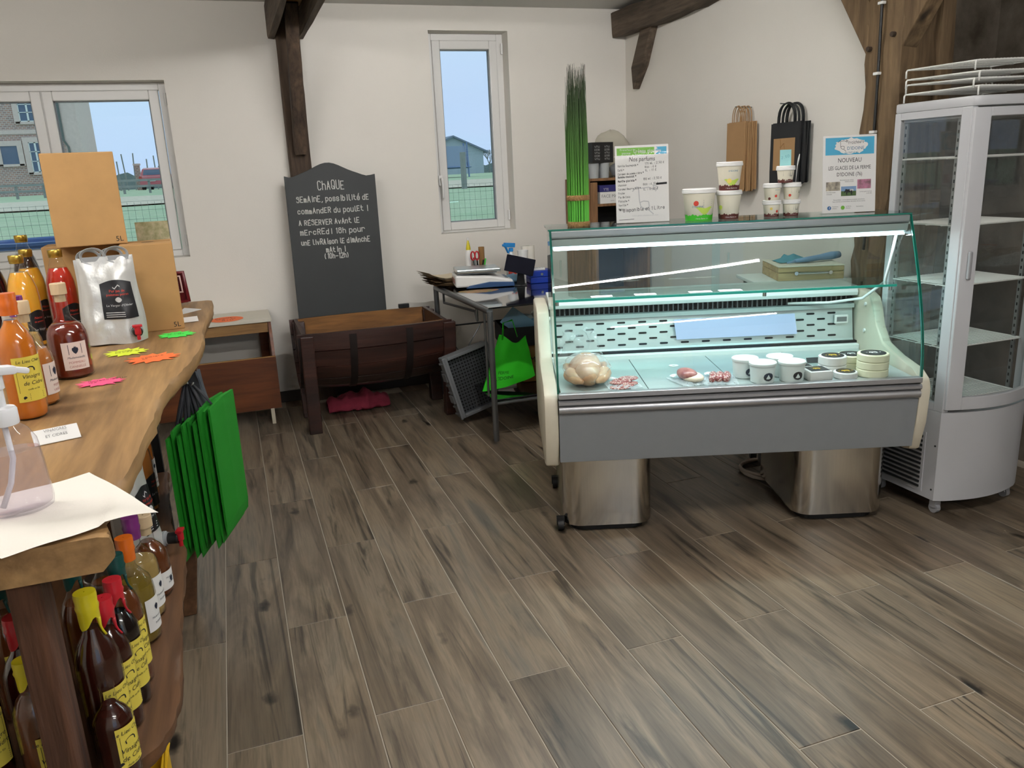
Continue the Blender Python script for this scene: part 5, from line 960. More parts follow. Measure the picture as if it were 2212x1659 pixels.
# front: grey skirt, bumper rails
b = MB(); b.prism([(2.905, .352), (2.885, .556), (3.05, .556), (3.05, .352)], AL, AR, lambda y, z, h: (h, y, z)); b.build('front_panel', 'case_grey', case, sub=C0, bevel=.002)
b = MB(); b.prism([(2.878, .557), (2.870, .566), (2.870, .580), (2.878, .588), (3.02, .588), (3.02, .557)], AL, AR, lambda y, z, h: (h, y, z)); b.build('lower_rail', 'case_alu', case, sub=C0, smooth=50)
b = MB(); b.prism([(2.876, .590), (2.866, .597), (2.866, .606), (2.876, .612), (3.02, .612), (3.02, .590)], AL, AR, lambda y, z, h: (h, y, z)); b.build('bumper_rail', 'case_alu', case, sub=C0, smooth=50)
MB().box(AL, AR, 2.882, 2.93, .613, .617).build('rail_gap', 'toe_black', case, sub=C0)
MB().box(AL, AR, 2.868, 2.900, .618, .638).build('glass_channel', 'case_alu', case, sub=C0, bevel=.002)
# tub and deck panels
MB().box(AL, AR, 2.93, 3.64, .36, .612).build('tub', 'case_steel', case, sub=C0)
for i in range(4):
    w = (AR-AL-.02)/4; a0 = AL+.01+i*w; MB().box(a0+.0015, a0+w-.0015, 2.905, 3.42, .622, .6305).build('deck_panel', 'case_steel', case, sub=C0, bevel=.001, seg=1)
MB().box(AL, AR, 3.42, 3.45, .622, .650).build('deck_lip', 'case_white', case, sub=C0, bevel=.003)
MB().box(AL, AR, 3.45, 3.50, .63, .66).build('air_slot', 'slot_dark', case, sub=C0)
# perforated back panel: slanted sheet with slots
gy0, gz0, gy1, gz1 = 3.475, .668, 3.500, .800
gp = MB(); gp.prism([(gy0-.012, gz0-.014), (gy0, gz0), (gy1, gz1), (gy1-.02, gz1+.004), (gy1-.02, gz1+.022), (gy1+.015, gz1+.022), (gy1+.015, gz1), (gy0+.012, gz0-.014)], AL+.008, AR-.008, lambda y, z, h: (h, y, z)); grille = gp.build('grille_panel', 'case_steel', case, sub=C0)
sm = MB(); sm.prism(arc(-.014, 0, .0042, 90, 270, 5) + arc(.014, 0, .0042, -90, 90, 5), -.0012, .0008, lambda x, y, h: (x, -h, y)); smesh = sm.mesh('slot'); smesh.materials.append(M['slot_dark'])
tilt = math.atan2(gy1-gy0, gz1-gz0)
for row in range(5):
    f = .12 + row*.185; n_ = 14
    for k in range(n_ + 1):
        a = AL + .045 + k*.0945 + (.047 if row % 2 else 0)
        if a > AR - .04 or (a > 1.46 and 1 <= row <= 3): continue
        link('slot', smesh, grille, (a-C0[0], gy0+(gy1-gy0)*f-.0015-C0[1], gz0+(gz1-gz0)*f), (-tilt, 0, 0))
MB().box(AL+.008, AR-.008, 3.52, 3.60, .80, .862).build('coil_recess', 'coil_dark', case, sub=C0)
b = MB()
for k in range(60): b.box(AL+.03+k*.0222, AL+.036+k*.0222, 3.512, 3.525, .805, .858)
o = b.build('coil_fins', 'grey_metal', case, sub=C0); o['kind'] = 'stuff'
b = MB(); b.prism([(3.46, .862), (3.455, .878), (3.47, .905), (3.70, .905), (3.70, .86)], AL+.004, AR-.004, lambda y, z, h: (h, y, z)); b.build('rear_ledge', 'case_white', case, sub=C0, bevel=.003)
MB().box(AL, AR, 3.60, 3.68, .36, .86).build('rear_wall', 'case_white', case, sub=C0)
t_ = MB().box(1.455, 1.515, 3.470, 3.484, .735, .775).build('thermometer', 'white', case, sub=C0, bevel=.004); MB().box(1.463, 1.507, 3.4685, 3.4702, .745, .766).build('dial', 'grey_ink', t_, sub=C0)
MB().tube([(1.25, 3.50, .832), (1.41, 3.44, .838), (1.505, 3.32, .872), (1.555, 3.24, .95), (1.545, 3.18, 1.06), (1.535, 3.13, 1.165)], .0062, 8).build('lamp_cable', 'white', case, sub=C0, smooth=True)
# curved front glass, end glasses, shelf, top
gc = [(2.884, .636), (2.889, .72), (2.903, .80), (2.921, .87), (2.943, .94), (2.968, 1.01), (2.995, 1.075), (3.024, 1.14), (3.050, 1.195), (3.066, 1.232)]
th = .010
b = MB(); vs = []
for (y, z) in gc: vs += [(AL-.004, y, z), (AR+.004, y, z)]
b.add(vs, [(2*i, 2*i+1, 2*i+3, 2*i+2) for i in range(len(gc)-1)]); b.build('front_glass', 'case_glass', case, sub=C0, smooth=True)
for a in (AL-.004, AR+.0):      # green cut edges of the curved pane
    b = MB(); b.prism(gc + [(y+th, z+.002) for y, z in reversed(gc)], a-.001, a+.007, lambda y, z, h: (h, y, z)); b.build('glass_edge', 'glass_edge', case, sub=C0)
for a in (AL+.002, AR-.002):
    poly = [(2.90, .64)] + [(y+.012, z) for y, z in gc[1:]] + [(3.36, 1.232), (3.42, .92), (3.36, .88), (3.30, .80), (3.20, .71), (3.05, .675)]
    b = MB(); b.add([(a, y, z) for y, z in poly], [tuple(range(len(poly)))]); b.build('end_glass', 'case_glass', case, sub=C0)
MB().box(AL+.012, AR-.012, 3.105, 3.335, .953, .9595).build('glass_shelf', 'shelf_glass', case, sub=C0)
b = MB(); b.box(AL+.012, AR-.012, 3.1015, 3.105, .9512, .9605); b.build('shelf_edge', 'shelf_edge', case, sub=C0)
for a in (AL+.02, 1.02, AR-.03): MB().tube([(a, 3.12, .952), (a, 3.12, .935)], .008, 10).build('shelf_bracket', 'chrome', case, sub=C0, smooth=40)
MB().box(AL-.01, AR+.004, 3.062, 3.36, 1.232, 1.2385).build('top_glass', 'shelf_glass', case, sub=C0)
b = MB(); b.box(AL-.01, AR+.004, 3.0595, 3.062, 1.2322, 1.2383); b.build('top_glass_edge', 'glass_edge', case, sub=C0)
b = MB(); b.prism([(3.064, 1.231), (3.064, 1.206), (3.072, 1.200), (3.20, 1.200), (3.20, 1.231)], AL, AR, lambda y, z, h: (h, y, z)); b.build('light_canopy', 'case_alu', case, sub=C0, bevel=.003)
b = MB(); b.prism([(3.066, 1.199), (3.072, 1.172), (3.085, 1.165), (3.15, 1.165), (3.17, 1.199)], AL+.004, AR-.004, lambda y, z, h: (h, y, z)); b.build('light_cover', 'case_steel', case, sub=C0)
MB().box(AL+.012, AR-.012, 3.075, 3.128, 1.156, 1.164).build('lamp_strip', 'led', case, sub=C0)
ld = bpy.data.lights.new('case_lamp', 'AREA'); ld.shape = 'RECTANGLE'; ld.size = 1.32; ld.size_y = .04; ld.energy = 7; ld.color = (.80, .97, 1.0)
lo = bpy.data.objects.new('case_lamp', ld); COL.objects.link(lo); lo.parent = case; lo.location = (.862-.86, 3.12-3.3, 1.150); lo.rotation_euler = (R(-14), 0, 0)
for a in (.19,):
    b = MB(); b.tube([(a, 3.34, .90), (a, 3.345, 1.06), (a, 3.335, 1.23)], .006, 8); b.build('rear_post', 'chrome', case, sub=C0, smooth=True)
# sliding rear panes
for (a0, a1, y) in ((AL+.02, .90, 3.345), (.87, AR-.02, 3.357)): MB().box(a0, a1, y, y+.004, .925, 1.225).build('rear_pane', 'case_glass', case, sub=C0)
for a in (AL+.05, .93): MB().box(a, a+.008, 3.335, 3.342, 1.02, 1.09).build('pane_grip', 'case_glass', case, sub=C0)
# plinths, toe bases, wheels, compressor
def rrect(a0, a1, b0, b1, r, n=7): return arc(a0+r, b0+r, r, 180, 270, n) + arc(a1-r, b0+r, r, 270, 360, n) + [(a1, b1), (a0, b1)]
for a0, a1 in ((.188, .556), (1.143, 1.517)):
    b = MB(); b.prism(rrect(a0, a1, 3.0, 3.46, .075), .034, .345); b.build('plinth', 'steel_brushed', case, sub=C0, smooth=35)
    b = MB(); b.prism(rrect(a0+.03, a1-.03, 3.03, 3.46, .06), .002, .036); b.build('toe_base', 'toe_black', case, sub=C0)
for (a, y) in ((.176, 3.045), (.182, 3.50), (.56, 3.50), (1.52, 3.5)):
    b = MB(); b.lathe([(.024, -.012), (.024, .012)], (a, y, .026), 14, rot=Matrix.Rotation(R(90), 3, 'Y')); b.box(a-.016, a+.016, y-.012, y+.012, .026, .06); b.build('caster', 'toe_black', case, sub=C0, smooth=40)
MB().box(.196, .204, 3.10, 3.62, .05, .34).build('side_plate', 'case_steel', case, sub=C0)
cmp_ = MB().box(1.186, 1.50, 3.17, 3.64, .03, .345).build('compressor_housing', 'grey_metal', case, sub=C0, bevel=.004)
b = MB()
for k in range(11):
    hh = .085*math.sqrt(max(.05, 1-((k-5)/5.6)**2)); b.box(1.1835, 1.187, 3.36-hh, 3.36+hh, .12+k*.017, .128+k*.017)
b.build('fan_slots', 'slot_dark', cmp_, sub=C0)
t = thing('hose', 'pale grey hose coiled on the floor behind the display counter', 'hose', cw(1.15, 3.58), CROT); mat('hose_grey', (186, 170, 156), .6)
pts = [(.10 - .03 + (.17+.006*math.sin(a*1.7))*math.cos(a)*.75, (.125+.02*math.sin(a*.5))*math.sin(a), .009 + .0012*a) for a in [.35*i for i in range(38)]]
MB().tube([(p[0]-.005, p[1], p[2]) for p in pts], .0085, 8).build('coil', 'hose_grey', t, smooth=True)
# ------------------------------------------------------------------ goods inside
ZD = .6312
glassmat('shrink_film', (.97, .98, .98), 1.5, .04, .16, (.85, .9, .92)); glassmat('pack_film', (.97, .98, .98), 1.6, .05, .30, (.85, .9, .92)); mat('chicken_skin', (222, 190, 150), .5, vary=.25, vscale=14, rgb2=(196, 140, 96), coat=.4); mat('meat_red', (126, 48, 48), .45, vary=.4, vscale=30, rgb2=(184, 120, 110), coat=.3); mat('fat_white', (226, 206, 182), .5)
m = mat('salami', (150, 70, 62), .4, coat=.4); nt = m.node_tree; vo = nt.nodes.new('ShaderNodeTexVoronoi'); vo.inputs['Scale'].default_value = 150; rr = nt.nodes.new('ShaderNodeValToRGB'); rr.color_ramp.elements[0].color = lin((232, 208, 196)); rr.color_ramp.elements[0].position = .28; rr.color_ramp.elements[1].color = lin((146, 62, 58)); rr.color_ramp.elements[1].position = .5; tcn = nt.nodes.new('ShaderNodeTexCoord'); nt.links.new(tcn.outputs['Object'], vo.inputs['Vector']); nt.links.new(vo.outputs['Distance'], rr.inputs[0]); nt.links.new(rr.outputs[0], nt.nodes['Principled BSDF'].inputs['Base Color'])
def blob(b_, c, rx, ry, rz, s=0, amp=.12, nu=20, nv=12):
    b_.grid(lambda u, v: (c[0] + rx*(1+amp*nz3(u*4, v*3, s))*math.sin(math.pi*v)*math.cos(2*math.pi*u), c[1] + ry*(1+amp*nz3(u*4+5, v*3, s))*math.sin(math.pi*v)*math.sin(2*math.pi*u), c[2] - rz*math.cos(math.pi*v)), nu, nv, True); return b_
t = thing('chicken', 'vacuum-packed whole chicken at the left end of the display', 'chicken', cw(.300, 3.055, ZD), CROT)
b = MB(); blob(b, (0, .045, .056), .062, .082, .056, 1, .2); blob(b, (0, -.04, .046), .052, .070, .046, 2, .2); b.tube([(-.062, .05, .040), (-.066, -.01, .038), (-.048, -.07, .034), (-.028, -.105, .030)], [.016, .029, .022, .008], 12); b.tube([(.064, .05, .040), (.068, -.01, .038), (.050, -.07, .034), (.030, -.105, .030)], [.016, .029, .022, .008], 12); b.tube([(-.05, .09, .05), (-.078, .06, .055), (-.07, .02, .05)], [.010, .014, .007], 8); b.tube([(.05, .09, .05), (.078, .06, .055), (.07, .02, .05)], [.010, .014, .007], 8); b.build('bird', 'chicken_skin', t, smooth=True)
b = MB(); b.grid(lambda u, v: (lambda A: ((.092+.020*nz3(u*9, v*7, 3))*math.sin(math.pi*v)**.55*math.cos(A), (.118+.02*nz3(u*9, v*7, 9))*math.sin(math.pi*v)**.55*math.sin(A)+.012, .056-.056*math.cos(math.pi*v)*(1+.16*nz3(u*9, v*6, 5))))(2*math.pi*u), 34, 18, True); b.grid(lambda u, v: (-.115+.20*u*(1-.35*v)+.03*v+.02*nz3(u*5, v*4, 2), .10+.03*v+.03*nz3(u*7, v*5, 7), .06+.13*v+.02*nz3(u*7, v*6, 1)), 22, 12); b.build('shrink_wrap', 'shrink_film', t, smooth=25)
def packet(loc, rz, label, meat):
    t_ = thing('meat_packet', label, 'meat packet', loc, rz, 'vacuum packs of charcuterie')
    b_ = MB(); b_.grid(lambda u, v: (-.066+.132*u, -.075+.155*v, .003+.010*max(0, math.sin(math.pi*u))*max(0, math.sin(math.pi*min(1, v*1.25)))+.009*abs(nz3(u*9, v*9, loc[0]*9))), 20, 20); b_.build('film', 'pack_film', t_, smooth=25)
    b_ = MB(); b_.grid(lambda u, v: (-.052+.085*u, .042+.030*v+.004*math.sin(u*6), .014+.004*math.sin(u*7)), 10, 2); b_.build('tag', 'paper', t_, smooth=True)
    meat(t_); return t_
def slices(t_):
    b_ = MB()
    for i in range(6):
        cx, cy = -.020+.018*(i % 3)+.006*i*.3, -.045+.014*i; b_.lathe([(.034, .0035+.0030*i), (.038, .0055+.0030*i), (.036, .0085+.0030*i), (.004, .0087+.0030*i)], (cx+.006*math.sin(i*3), cy, 0), 18, sx=1.05, sy=.8)
    b_.build('slices', 'salami', t_, smooth=35)
def duck(t_):
    b_ = MB(); blob(b_, (-.008, .012, .030), .036, .055, .022, 3); b_.build('breast', 'meat_red', t_, smooth=True); b_ = MB(); blob(b_, (.006, -.002, .020), .042, .062, .017, 6); b_.build('fat_layer', 'fat_white', t_, smooth=True)
def sausages(t_):
    b_ = MB()
    for k in range(3): b_.tube([(-.035+.026*k+.012*math.sin(q*2.2), -.05+.09*q, .014+.008*math.sin(q*3.1)) for q in [i/8 for i in range(9)]], [.010, .014, .0155, .016, .016, .016, .0155, .014, .009], 12)
    b_.build('links', 'salami', t_, smooth=True)
packet(cw(.432, 2.985, ZD), CROT+R(4), 'vacuum pack of sliced marbled salami next to the chicken', slices)
packet(cw(.700, 2.995, ZD), CROT+R(18), 'vacuum pack of dark duck breast with white fat', duck)
packet(cw(.812, 2.985, ZD), CROT+R(-8), 'vacuum pack of pale speckled sausages beside the white tubs', sausages)
mat('tub_white', (226, 232, 228), .35); mat('cheese_cream', (226, 222, 190), .5, vary=.04); mat('wrap_white', (216, 214, 210), .6, bump=.15, bscale=60); mat('gold_ink', (206, 168, 40), .5)
def cow(b_, F, cx, cy, s):
    pts = [(-1, .1), (-1.15, -.15), (-.95, -.25), (-.7, 0), (-.62, -.7), (-.42, -.7), (-.38, -.2), (.35, -.2), (.4, -.7), (.62, -.7), (.68, .1), (.85, -.3), (.92, -.25), (.78, .38), (.4, .45), (-.5, .45), (-.75, .6), (-.85, .4)]
    b_.add([F(cx+x*s, cy+y*s) for x, y in pts], [tuple(range(len(pts)))])
for (a, bb, txt) in ((.925, 3.035, 'white lidded tub of fresh cheese, rear left of four'), (1.062, 3.035, 'white lidded tub of fresh cheese, rear right of four'), (.968, 2.950, 'white lidded tub of fresh cheese, front left of four'), (1.080, 2.948, 'white lidded tub of fresh cheese, front right of four')):
    t = thing('cheese_tub', txt, 'tub', cw(a, bb, ZD), CROT, 'white cheese tubs'); MB().lathe([(.042, 0), (.044, .002), (.049, .070)], n=32).build('cup', 'tub_white', t, smooth=40); MB().lathe([(.051, .066), (.052, .068), (.052, .076), (.050, .078), (.046, .076), (.002, .076)], n=32, close=False).build('lid', 'tub_white', t, smooth=35)
    b = MB(); f = cyl(.0475, R(-78)); pts = [(.020*math.cos(q), .028+.016*math.sin(q)) for q in [i*.5236 for i in range(12)]]; b.add([f(*p) for p in pts], [tuple(range(12))]); b.build('label', 'label_black', t)
def round_cheese(loc, rz, label, r, h, n, wrap, white=False):
    t_ = thing('round_cheese', label, 'cheese', loc, rz, 'round cheeses')
    for k in range(n): MB().lathe([(r-.003, k*h), (r, k*h+.003), (r, k*h+h-.004), (r-.003, k*h+h-.001)], n=36).build('wheel', 'wrap_white' if wrap else 'cheese_cream', t_, smooth=40)
    H = n*h; o_ = MB().lathe([(r*.80, H-.001), (r*.80, H+.0006)], n=32).build('label', 'label_black', t_); F = plane((0, 0, H+.001), (1, 0, 0), (0, 1, 0)); b_ = MB(); cow(b_, F, .001, 0, .017); b_.build('cow_print', 'white' if white else 'gold_ink', o_)
    b_ = MB(); b_.text('FROMAGE', F, .0075, 'C', 0, .018); b_.text('FERMIER', F, .006, 'C', 0, -.024)
    for sx in (-1, 1): b_.add([F(sx*.026+.0035*math.cos(q), .0+.0035*math.sin(q)) for q in [i*.785 for i in range(8)]], [tuple(range(8))])
    b_.build('print', 'pale_ink' if white else 'gold_ink', o_); return t_
def square_cheese(loc, rz, label, s, h):
    t_ = thing('cheese_block', label, 'cheese', loc, rz, 'square cheeses'); MB().box(-s, s, -s, s, 0, h).build('block', 'wrap_white', t_, bevel=.008, smooth=40); o_ = MB().box(-s*.80, s*.80, -s*.80, s*.80, h-.001, h+.0006).build('label', 'label_black', t_); F = plane((0, 0, h+.001), (1, 0, 0), (0, 1, 0)); b_ = MB(); cow(b_, F, 0, 0, .015); b_.text('FROMAGE', F, .007, 'C', 0, .018); b_.build('cow_print', 'gold_ink', o_)
round_cheese(cw(1.400, 2.965, ZD), CROT, 'stack of cream cheese wheels with white cow label at the right end', .058, .030, 3, False, True)
round_cheese(cw(1.368, 3.085, ZD), CROT, 'cream cheese wheel behind the others near the end panel', .056, .030, 2, False, True)
round_cheese(cw(1.272, 3.035, ZD), CROT, 'tall paper-wrapped cheese with gold cow label', .053, .035, 2, True)
round_cheese(cw(1.290, 2.950, ZD), CROT+R(5), 'small low paper-wrapped cheese in front of the tall wrapped one', .044, .026, 1, True)
square_cheese(cw(1.178, 2.950, ZD), CROT+R(4), 'front square white cheese with black gold-cow label', .046, .040); square_cheese(cw(1.150, 3.050, ZD), CROT+R(2), 'square white cheese behind the other square one', .043, .034)
for (a, bb, txt) in ((1.185, 3.155, 'CŒUR'), (1.262, 3.195, 'BRIE'), (1.345, 3.225, 'TOMME')):
    o = tag(MB().obox((0, 0, .012), (.062, .0015, .024), (R(-38), 0, 0)).build('slate_tag', 'label_black', loc=cw(a, bb, ZD), rot=(0, 0, CROT)), 'small black name tag standing behind the ' + {'CŒUR': 'square cheeses', 'BRIE': 'tall wrapped cheese', 'TOMME': 'rear cheese wheel'}[txt], 'name tag', 'black cheese name tags'); b = MB(); b.text(txt, plane((0, -.0012, .0095), (1, 0, 0), (0, .616, .788), .0002), .014, 'C', 0, -.004); b.build('print', 'pale_ink', o)
for (a, w, txt) in ((.375, .085, 'leftmost torn paper strip on the glass shelf'), (.550, .085, 'second torn paper strip on the glass shelf from the left'), (.770, .09, 'third torn paper strip on the glass shelf from the left'), (.890, .09, 'rightmost torn paper strip on the glass shelf')):
    b = MB(); b.grid(lambda u, v: (-w/2+w*u, -.02+.04*v, .001+.002*abs(nz3(u*5, v*3, a*9))), 10, 3); b.build; tag(b.build('paper_strip', 'paper', loc=cw(a, 3.145, .9597), rot=(0, 0, CROT), smooth=True), txt, 'paper', 'paper strips on the glass shelf')
mat('paper_lilac', (176, 184, 226), .6)
glassmat('sheet_film', (.86, .90, .98), 1.3, .2, .62, (.66, .70, .95)); b = MB(); b.prism([(.745, .700), (1.285, .700), (1.275, .790), (.735, .788)], 0, .0012, lambda a, z, h: (a-1.0, 3.455 + (z-.668)*.19 - 3.46 - h, z-.70)); tag(b.build('plastic_sleeve', 'sheet_film', loc=cw(1.0, 3.46, .70), rot=(0, 0, CROT)), 'pale lilac plastic sleeve taped on the slotted back panel', 'sheet')
t = thing('white_disc', 'small round white price disc on the steel deck', 'disc', cw(.690, 3.26, ZD), CROT); MB().lathe([(.020, 0), (.020, .0015)], n=20).build('disc', 'white', t); MB().box(-.006, .006, -.002, .002, .0015, .0020).build('mark', 'grey_ink', t)
# chopping box with cloth behind the glass on the rear ledge
woodmat('box_pine', (206, 180, 130), (166, 136, 90), 'x', .8, .6, .2); mat('cloth_teal', (70, 150, 168), .85, vary=.15, vscale=14); mat('glove_grey', (120, 160, 196), .6)
t = thing('wooden_case', 'low wooden case with white lid and metal bar behind the glass', 'wooden box', cw(1.425, 3.82, .9055), CROT+R(-4))
mat('lid_white', (226, 220, 200), .5)
MB().box(-.15, .15, -.15, .15, .0, .038).build('lower_half', 'box_pine', t, bevel=.003); MB().box(-.15, .15, -.15, .15, .0395, .064).build('upper_half', 'box_pine', t, bevel=.003); MB().box(-.152, .152, -.152, .152, .0645, .070).build('lid', 'lid_white', t, bevel=.002)
b = MB(); b.tube([(-.06, -.158, .036), (.075, -.158, .036)], .006, 8); b.lathe([(.009, -.004), (.009, .012)], (-.07, -.152, .036), 10, rot=Matrix.Rotation(R(90), 3, 'X')); b.lathe([(.009, -.004), (.009, .012)], (.085, -.152, .036), 10, rot=Matrix.Rotation(R(90), 3, 'X')); b.build('handle_bar', 'chrome', t, smooth=40)
b = MB(); b.grid(lambda u, v: (-.09+.15*u+.01*nz3(u*4, v*4, 1), -.05+.12*v, .002+.030*max(0, math.sin(u*3.1))*max(0, math.sin(v*3.1))*(1+.6*nz3(u*5, v*5, 3))), 16, 12); tag(b.build('cloth', 'cloth_teal', loc=cw(1.395, 3.83, .977), rot=(0, 0, CROT), smooth=True), 'folded teal cloth lying on the white lid', 'cloth')
b = MB(); b.tube([(-.11, -.05, .012), (-.04, -.03, .015), (.03, 0, .018), (.09, .02, .022), (.13, .03, .024)], [.010, .016, .018, .024, .020], 12, flat=.8); b.tube([(-.11, -.05, .010), (-.15, -.06, .006)], [.006, .004], 8); tag(b.build('rubber_glove', 'glove_grey', loc=cw(1.475, 3.80, .977), rot=(0, 0, CROT), smooth=True), 'crumpled blue-grey glove lying over the teal cloth', 'glove')
# rear worktop carrying the box
t = thing('rear_worktop', 'small white worktop behind the display counter under the wooden case', 'worktop', cw(.86, 3.86, 0), CROT); MB().box(.30, .74, -.155, .14, .888, .905).build('board', 'case_white', t, bevel=.003)
for a in (.33, .68): MB().box(a, a+.03, -.10, -.07, 0, .888).build('leg', 'grey_metal', t); MB().box(a, a+.03, .08, .11, 0, .888).build('leg', 'grey_metal', t)
# ------------------------------------------------------------------ things standing on the counter's glass top
ZC2 = 1.2388
t = thing('grass_bundle', 'tall bundle of artificial green grass tied with jute bands', 'grass bundle', cw(.292, 3.165, ZC2), CROT)
m = mat('grass_green', (70, 150, 36), .7); nt = m.node_tree; tcn = nt.nodes.new('ShaderNodeTexCoord'); sx_ = nt.nodes.new('ShaderNodeSeparateXYZ'); rr = nt.nodes.new('ShaderNodeValToRGB'); mr = nt.nodes.new('ShaderNodeMapRange'); mr.inputs['From Max'].default_value = .6
nt.links.new(tcn.outputs['Object'], sx_.inputs[0]); nt.links.new(sx_.outputs['Z'], mr.inputs[0]); nt.links.new(mr.outputs[0], rr.inputs[0]); nt.links.new(rr.outputs[0], nt.nodes['Principled BSDF'].inputs['Base Color'])
el = rr.color_ramp.elements; el[0].color = lin((92, 184, 60)); el[0].position = .1; el[1].color = lin((46, 48, 34)); el[1].position = .97
for p_, c_ in ((.2, (88, 166, 50)), (.42, (70, 122, 38)), (.72, (56, 84, 38))): q = el.new(p_); q.color = lin(c_)
b = MB(); rg = random.Random(3)
for i in range(420):
    a = rg.uniform(0, 6.283); r0 = .0405*math.sqrt(rg.uniform(.1, 1)); r1 = r0*rg.uniform(.72, 1.06); a1 = a + rg.uniform(-.25, .25); H = rg.uniform(.45, .60)*(1 if rg.random() < .75 else .88); k = rg.uniform(-.006, .006)
    b.tube([(r0*math.cos(a), r0*math.sin(a), .006), (r0*math.cos(a)*1.04, r0*math.sin(a)*1.04, H*.5), (r1*math.cos(a1)+k, r1*math.sin(a1), H)], [.0017, .0015, .0005], 4)
o = b.build('blades', 'grass_green', t); o['kind'] = 'stuff'
mat('jute', (150, 116, 72), .9, bump=.6, bscale=120)
for z0, h in ((.0, .020), (.100, .020)): MB().lathe([(.0425, z0), (.0445, z0+.003), (.0445, z0+h-.003), (.0425, z0+h)], n=32).build('jute_band', 'jute', t, smooth=40)
# A4 signs in clear holders
mat('sign_blue', (66, 164, 200), .5); mat('sign_green', (112, 176, 52), .5); mat('teal_ink', (24, 110, 140), .7); mat('photo_sky', (126, 158, 196), .6, vary=.2); mat('photo_grass', (78, 104, 56), .6, vary=.3, vscale=60); mat('photo_pink', (206, 130, 160), .6, vary=.3, vscale=40, rgb2=(120, 90, 96)); mat('photo_ice', (200, 188, 164), .6, vary=.5, vscale=50, rgb2=(110, 104, 96)); mat('fb_blue', (36, 96, 150), .5); glassmat('acrylic', (.99, .99, .99), 1.06)
def a4(loc, rz, label):
    t_ = thing('paper_sign', label, 'sign', loc, rz); t_.rotation_euler = (R(-6), 0, rz); MB().box(-.105, .105, -.0006, .0006, .002, .299).build('sheet', 'paper', t_)
    MB().box(-.108, .108, -.0040, -.0036, 0, .302).build('holder', 'acrylic', t_); b_ = MB(); b_.prism([(-.004, 0), (.045, 0), (.045, .0025), (-.001, .0025)], -.108, .108, lambda y, z, h: (h, y, z)); b_.build('holder_foot', 'acrylic', t_); return t_
def rect(F, x0, x1, z0, z1): return MB().add([F(x0, z0), F(x1, z0), F(x1, z1), F(x0, z1)], [(0, 1, 2, 3)])
t = a4(cw(.552, 3.205, ZC2), CROT, 'white A4 price list headed Nos parfums with green banner'); F0 = plane((0, -.0011, 0), (1, 0, 0), (0, 0, 1)); F1 = plane((0, -.0016, 0), (1, 0, 0), (0, 0, 1)); F2 = plane((0, -.0020, 0), (1, 0, 0), (0, 0, 1))
rect(F0, -.098, .05, .262, .290).build('banner', 'sign_green', t)
b = MB(); b.add([F1(x, z) for x, z in ((.052, .262), (.098, .262), (.098, .290), (.056, .290), (.064, .284), (.050, .278), (.066, .272))], [tuple(range(7))]); b.build('banner', 'sign_blue', t)
b = MB(); b.hand('fraicheurs', F2, .006, -.085, .280, .0008); b.text("D'IDOINE", F2, .008, 'L', -.078, .266); b.hand('Crèmes glacées', F2, .0125, -.030, .270, .0014, 0, .2, .108); b.build('banner_print', 'paper', t)
b = MB(); b.text('Nos parfums', F0, .024, 'C', 0, .238, .12, .82)
for i, s_ in enumerate(('Vanille Gourmande *', 'Café *', 'Caramel de pomme cidre *', 'Banane chocolat *', 'Menthe glaciale *', 'chocolat', 'Caramel Beurre Salé *', 'Fraise', 'Pie de Coco', 'Pistache *', 'Vanille *', 'Melon')):
    b.hand(s_, F0, .0072, -.095, .218-.0155*i + (.004 if i > 2 else 0), .00125 if i in (3, 4) else .0009, .03, .25, .0043*len(s_))
for i, s_ in enumerate(('175 mL : 2,50 €', 'Bac : 6 €', '1L : 11 €')): b.hand(s_, F0, .0075, .012, .224-.013*i, .001, .04, .25, .0052*len(s_))
for i, s_ in enumerate(('180 ml : 2,50 €', 'Bac : 6,10 €', '1L : 12,50 €')): b.hand(s_, F0, .0075, .004, .165-.020*i, .001, .04, .25, .0050*len(s_))
b.hand('* disponible en 1 Litre', F0, .0125, -.092, .044, .0015, .04, .2, .182)
b.add([F0(.055, .144), F0(.098, .146), F0(.098, .154), F0(.055, .152)], [(0, 1, 2, 3)]); b.add([F0(-.095, .013), F0(-.035, .0145), F0(-.035, .016), F0(-.095, .0145)], [(0, 1, 2, 3)]); b.build('handwriting', 'ink', t)
def cowline(b_, F, cx, cz, s):
    for st in (((-.9, .5), (-.6, .8), (-.3, .7), (.3, .75), (.7, .55), (.6, .9), (.95, .75), (.75, .45)), ((-.45, .65), (-.4, -.2), (-.3, -.6), (.05, -.8), (.3, -.6), (.25, -.25), (-.1, -.2), (-.4, -.3)), ((.2, -.8), (.6, -1.15))):
        for (x0, y0), (x1, y1) in zip(st, st[1:]):
            l = math.hypot(x1-x0, y1-y0) or 1; nx, ny = -(y1-y0)/l*.035, (x1-x0)/l*.035; b_.add([F(cx+s*(x0+nx), cz+s*(y0+ny)), F(cx+s*(x0-nx), cz+s*(y0-ny)), F(cx+s*(x1-nx), cz+s*(y1-ny)), F(cx+s*(x1+nx), cz+s*(y1+ny))], [(0, 1, 2, 3)])
b = MB(); cowline(b, plane((0, -.0009, 0), (1, 0, 0), (0, 0, 1)), .01, .095, .055); b.text('Crème glacée artisanale au lait entier', F0, .007, 'C', .01, .026); b.build('pale_print', 'pale_ink', t)
t = a4(cw(1.372, 3.205, ZC2), CROT, 'white A4 sign reading NOUVEAU with blue farm logo banner')
rect(F0, -.096, .096, .225, .291).build('banner', 'sign_blue', t)
rg = random.Random(5); b = MB(); b.add([F1(.065*math.cos(q)*rg.uniform(.88, 1.08)*(1.0)+.005, .257+.031*math.sin(q)*rg.uniform(.85, 1.1)) for q in [i*.1745 for i in range(36)]], [tuple(range(36))]); b.build('logo_splash', 'paper', t)
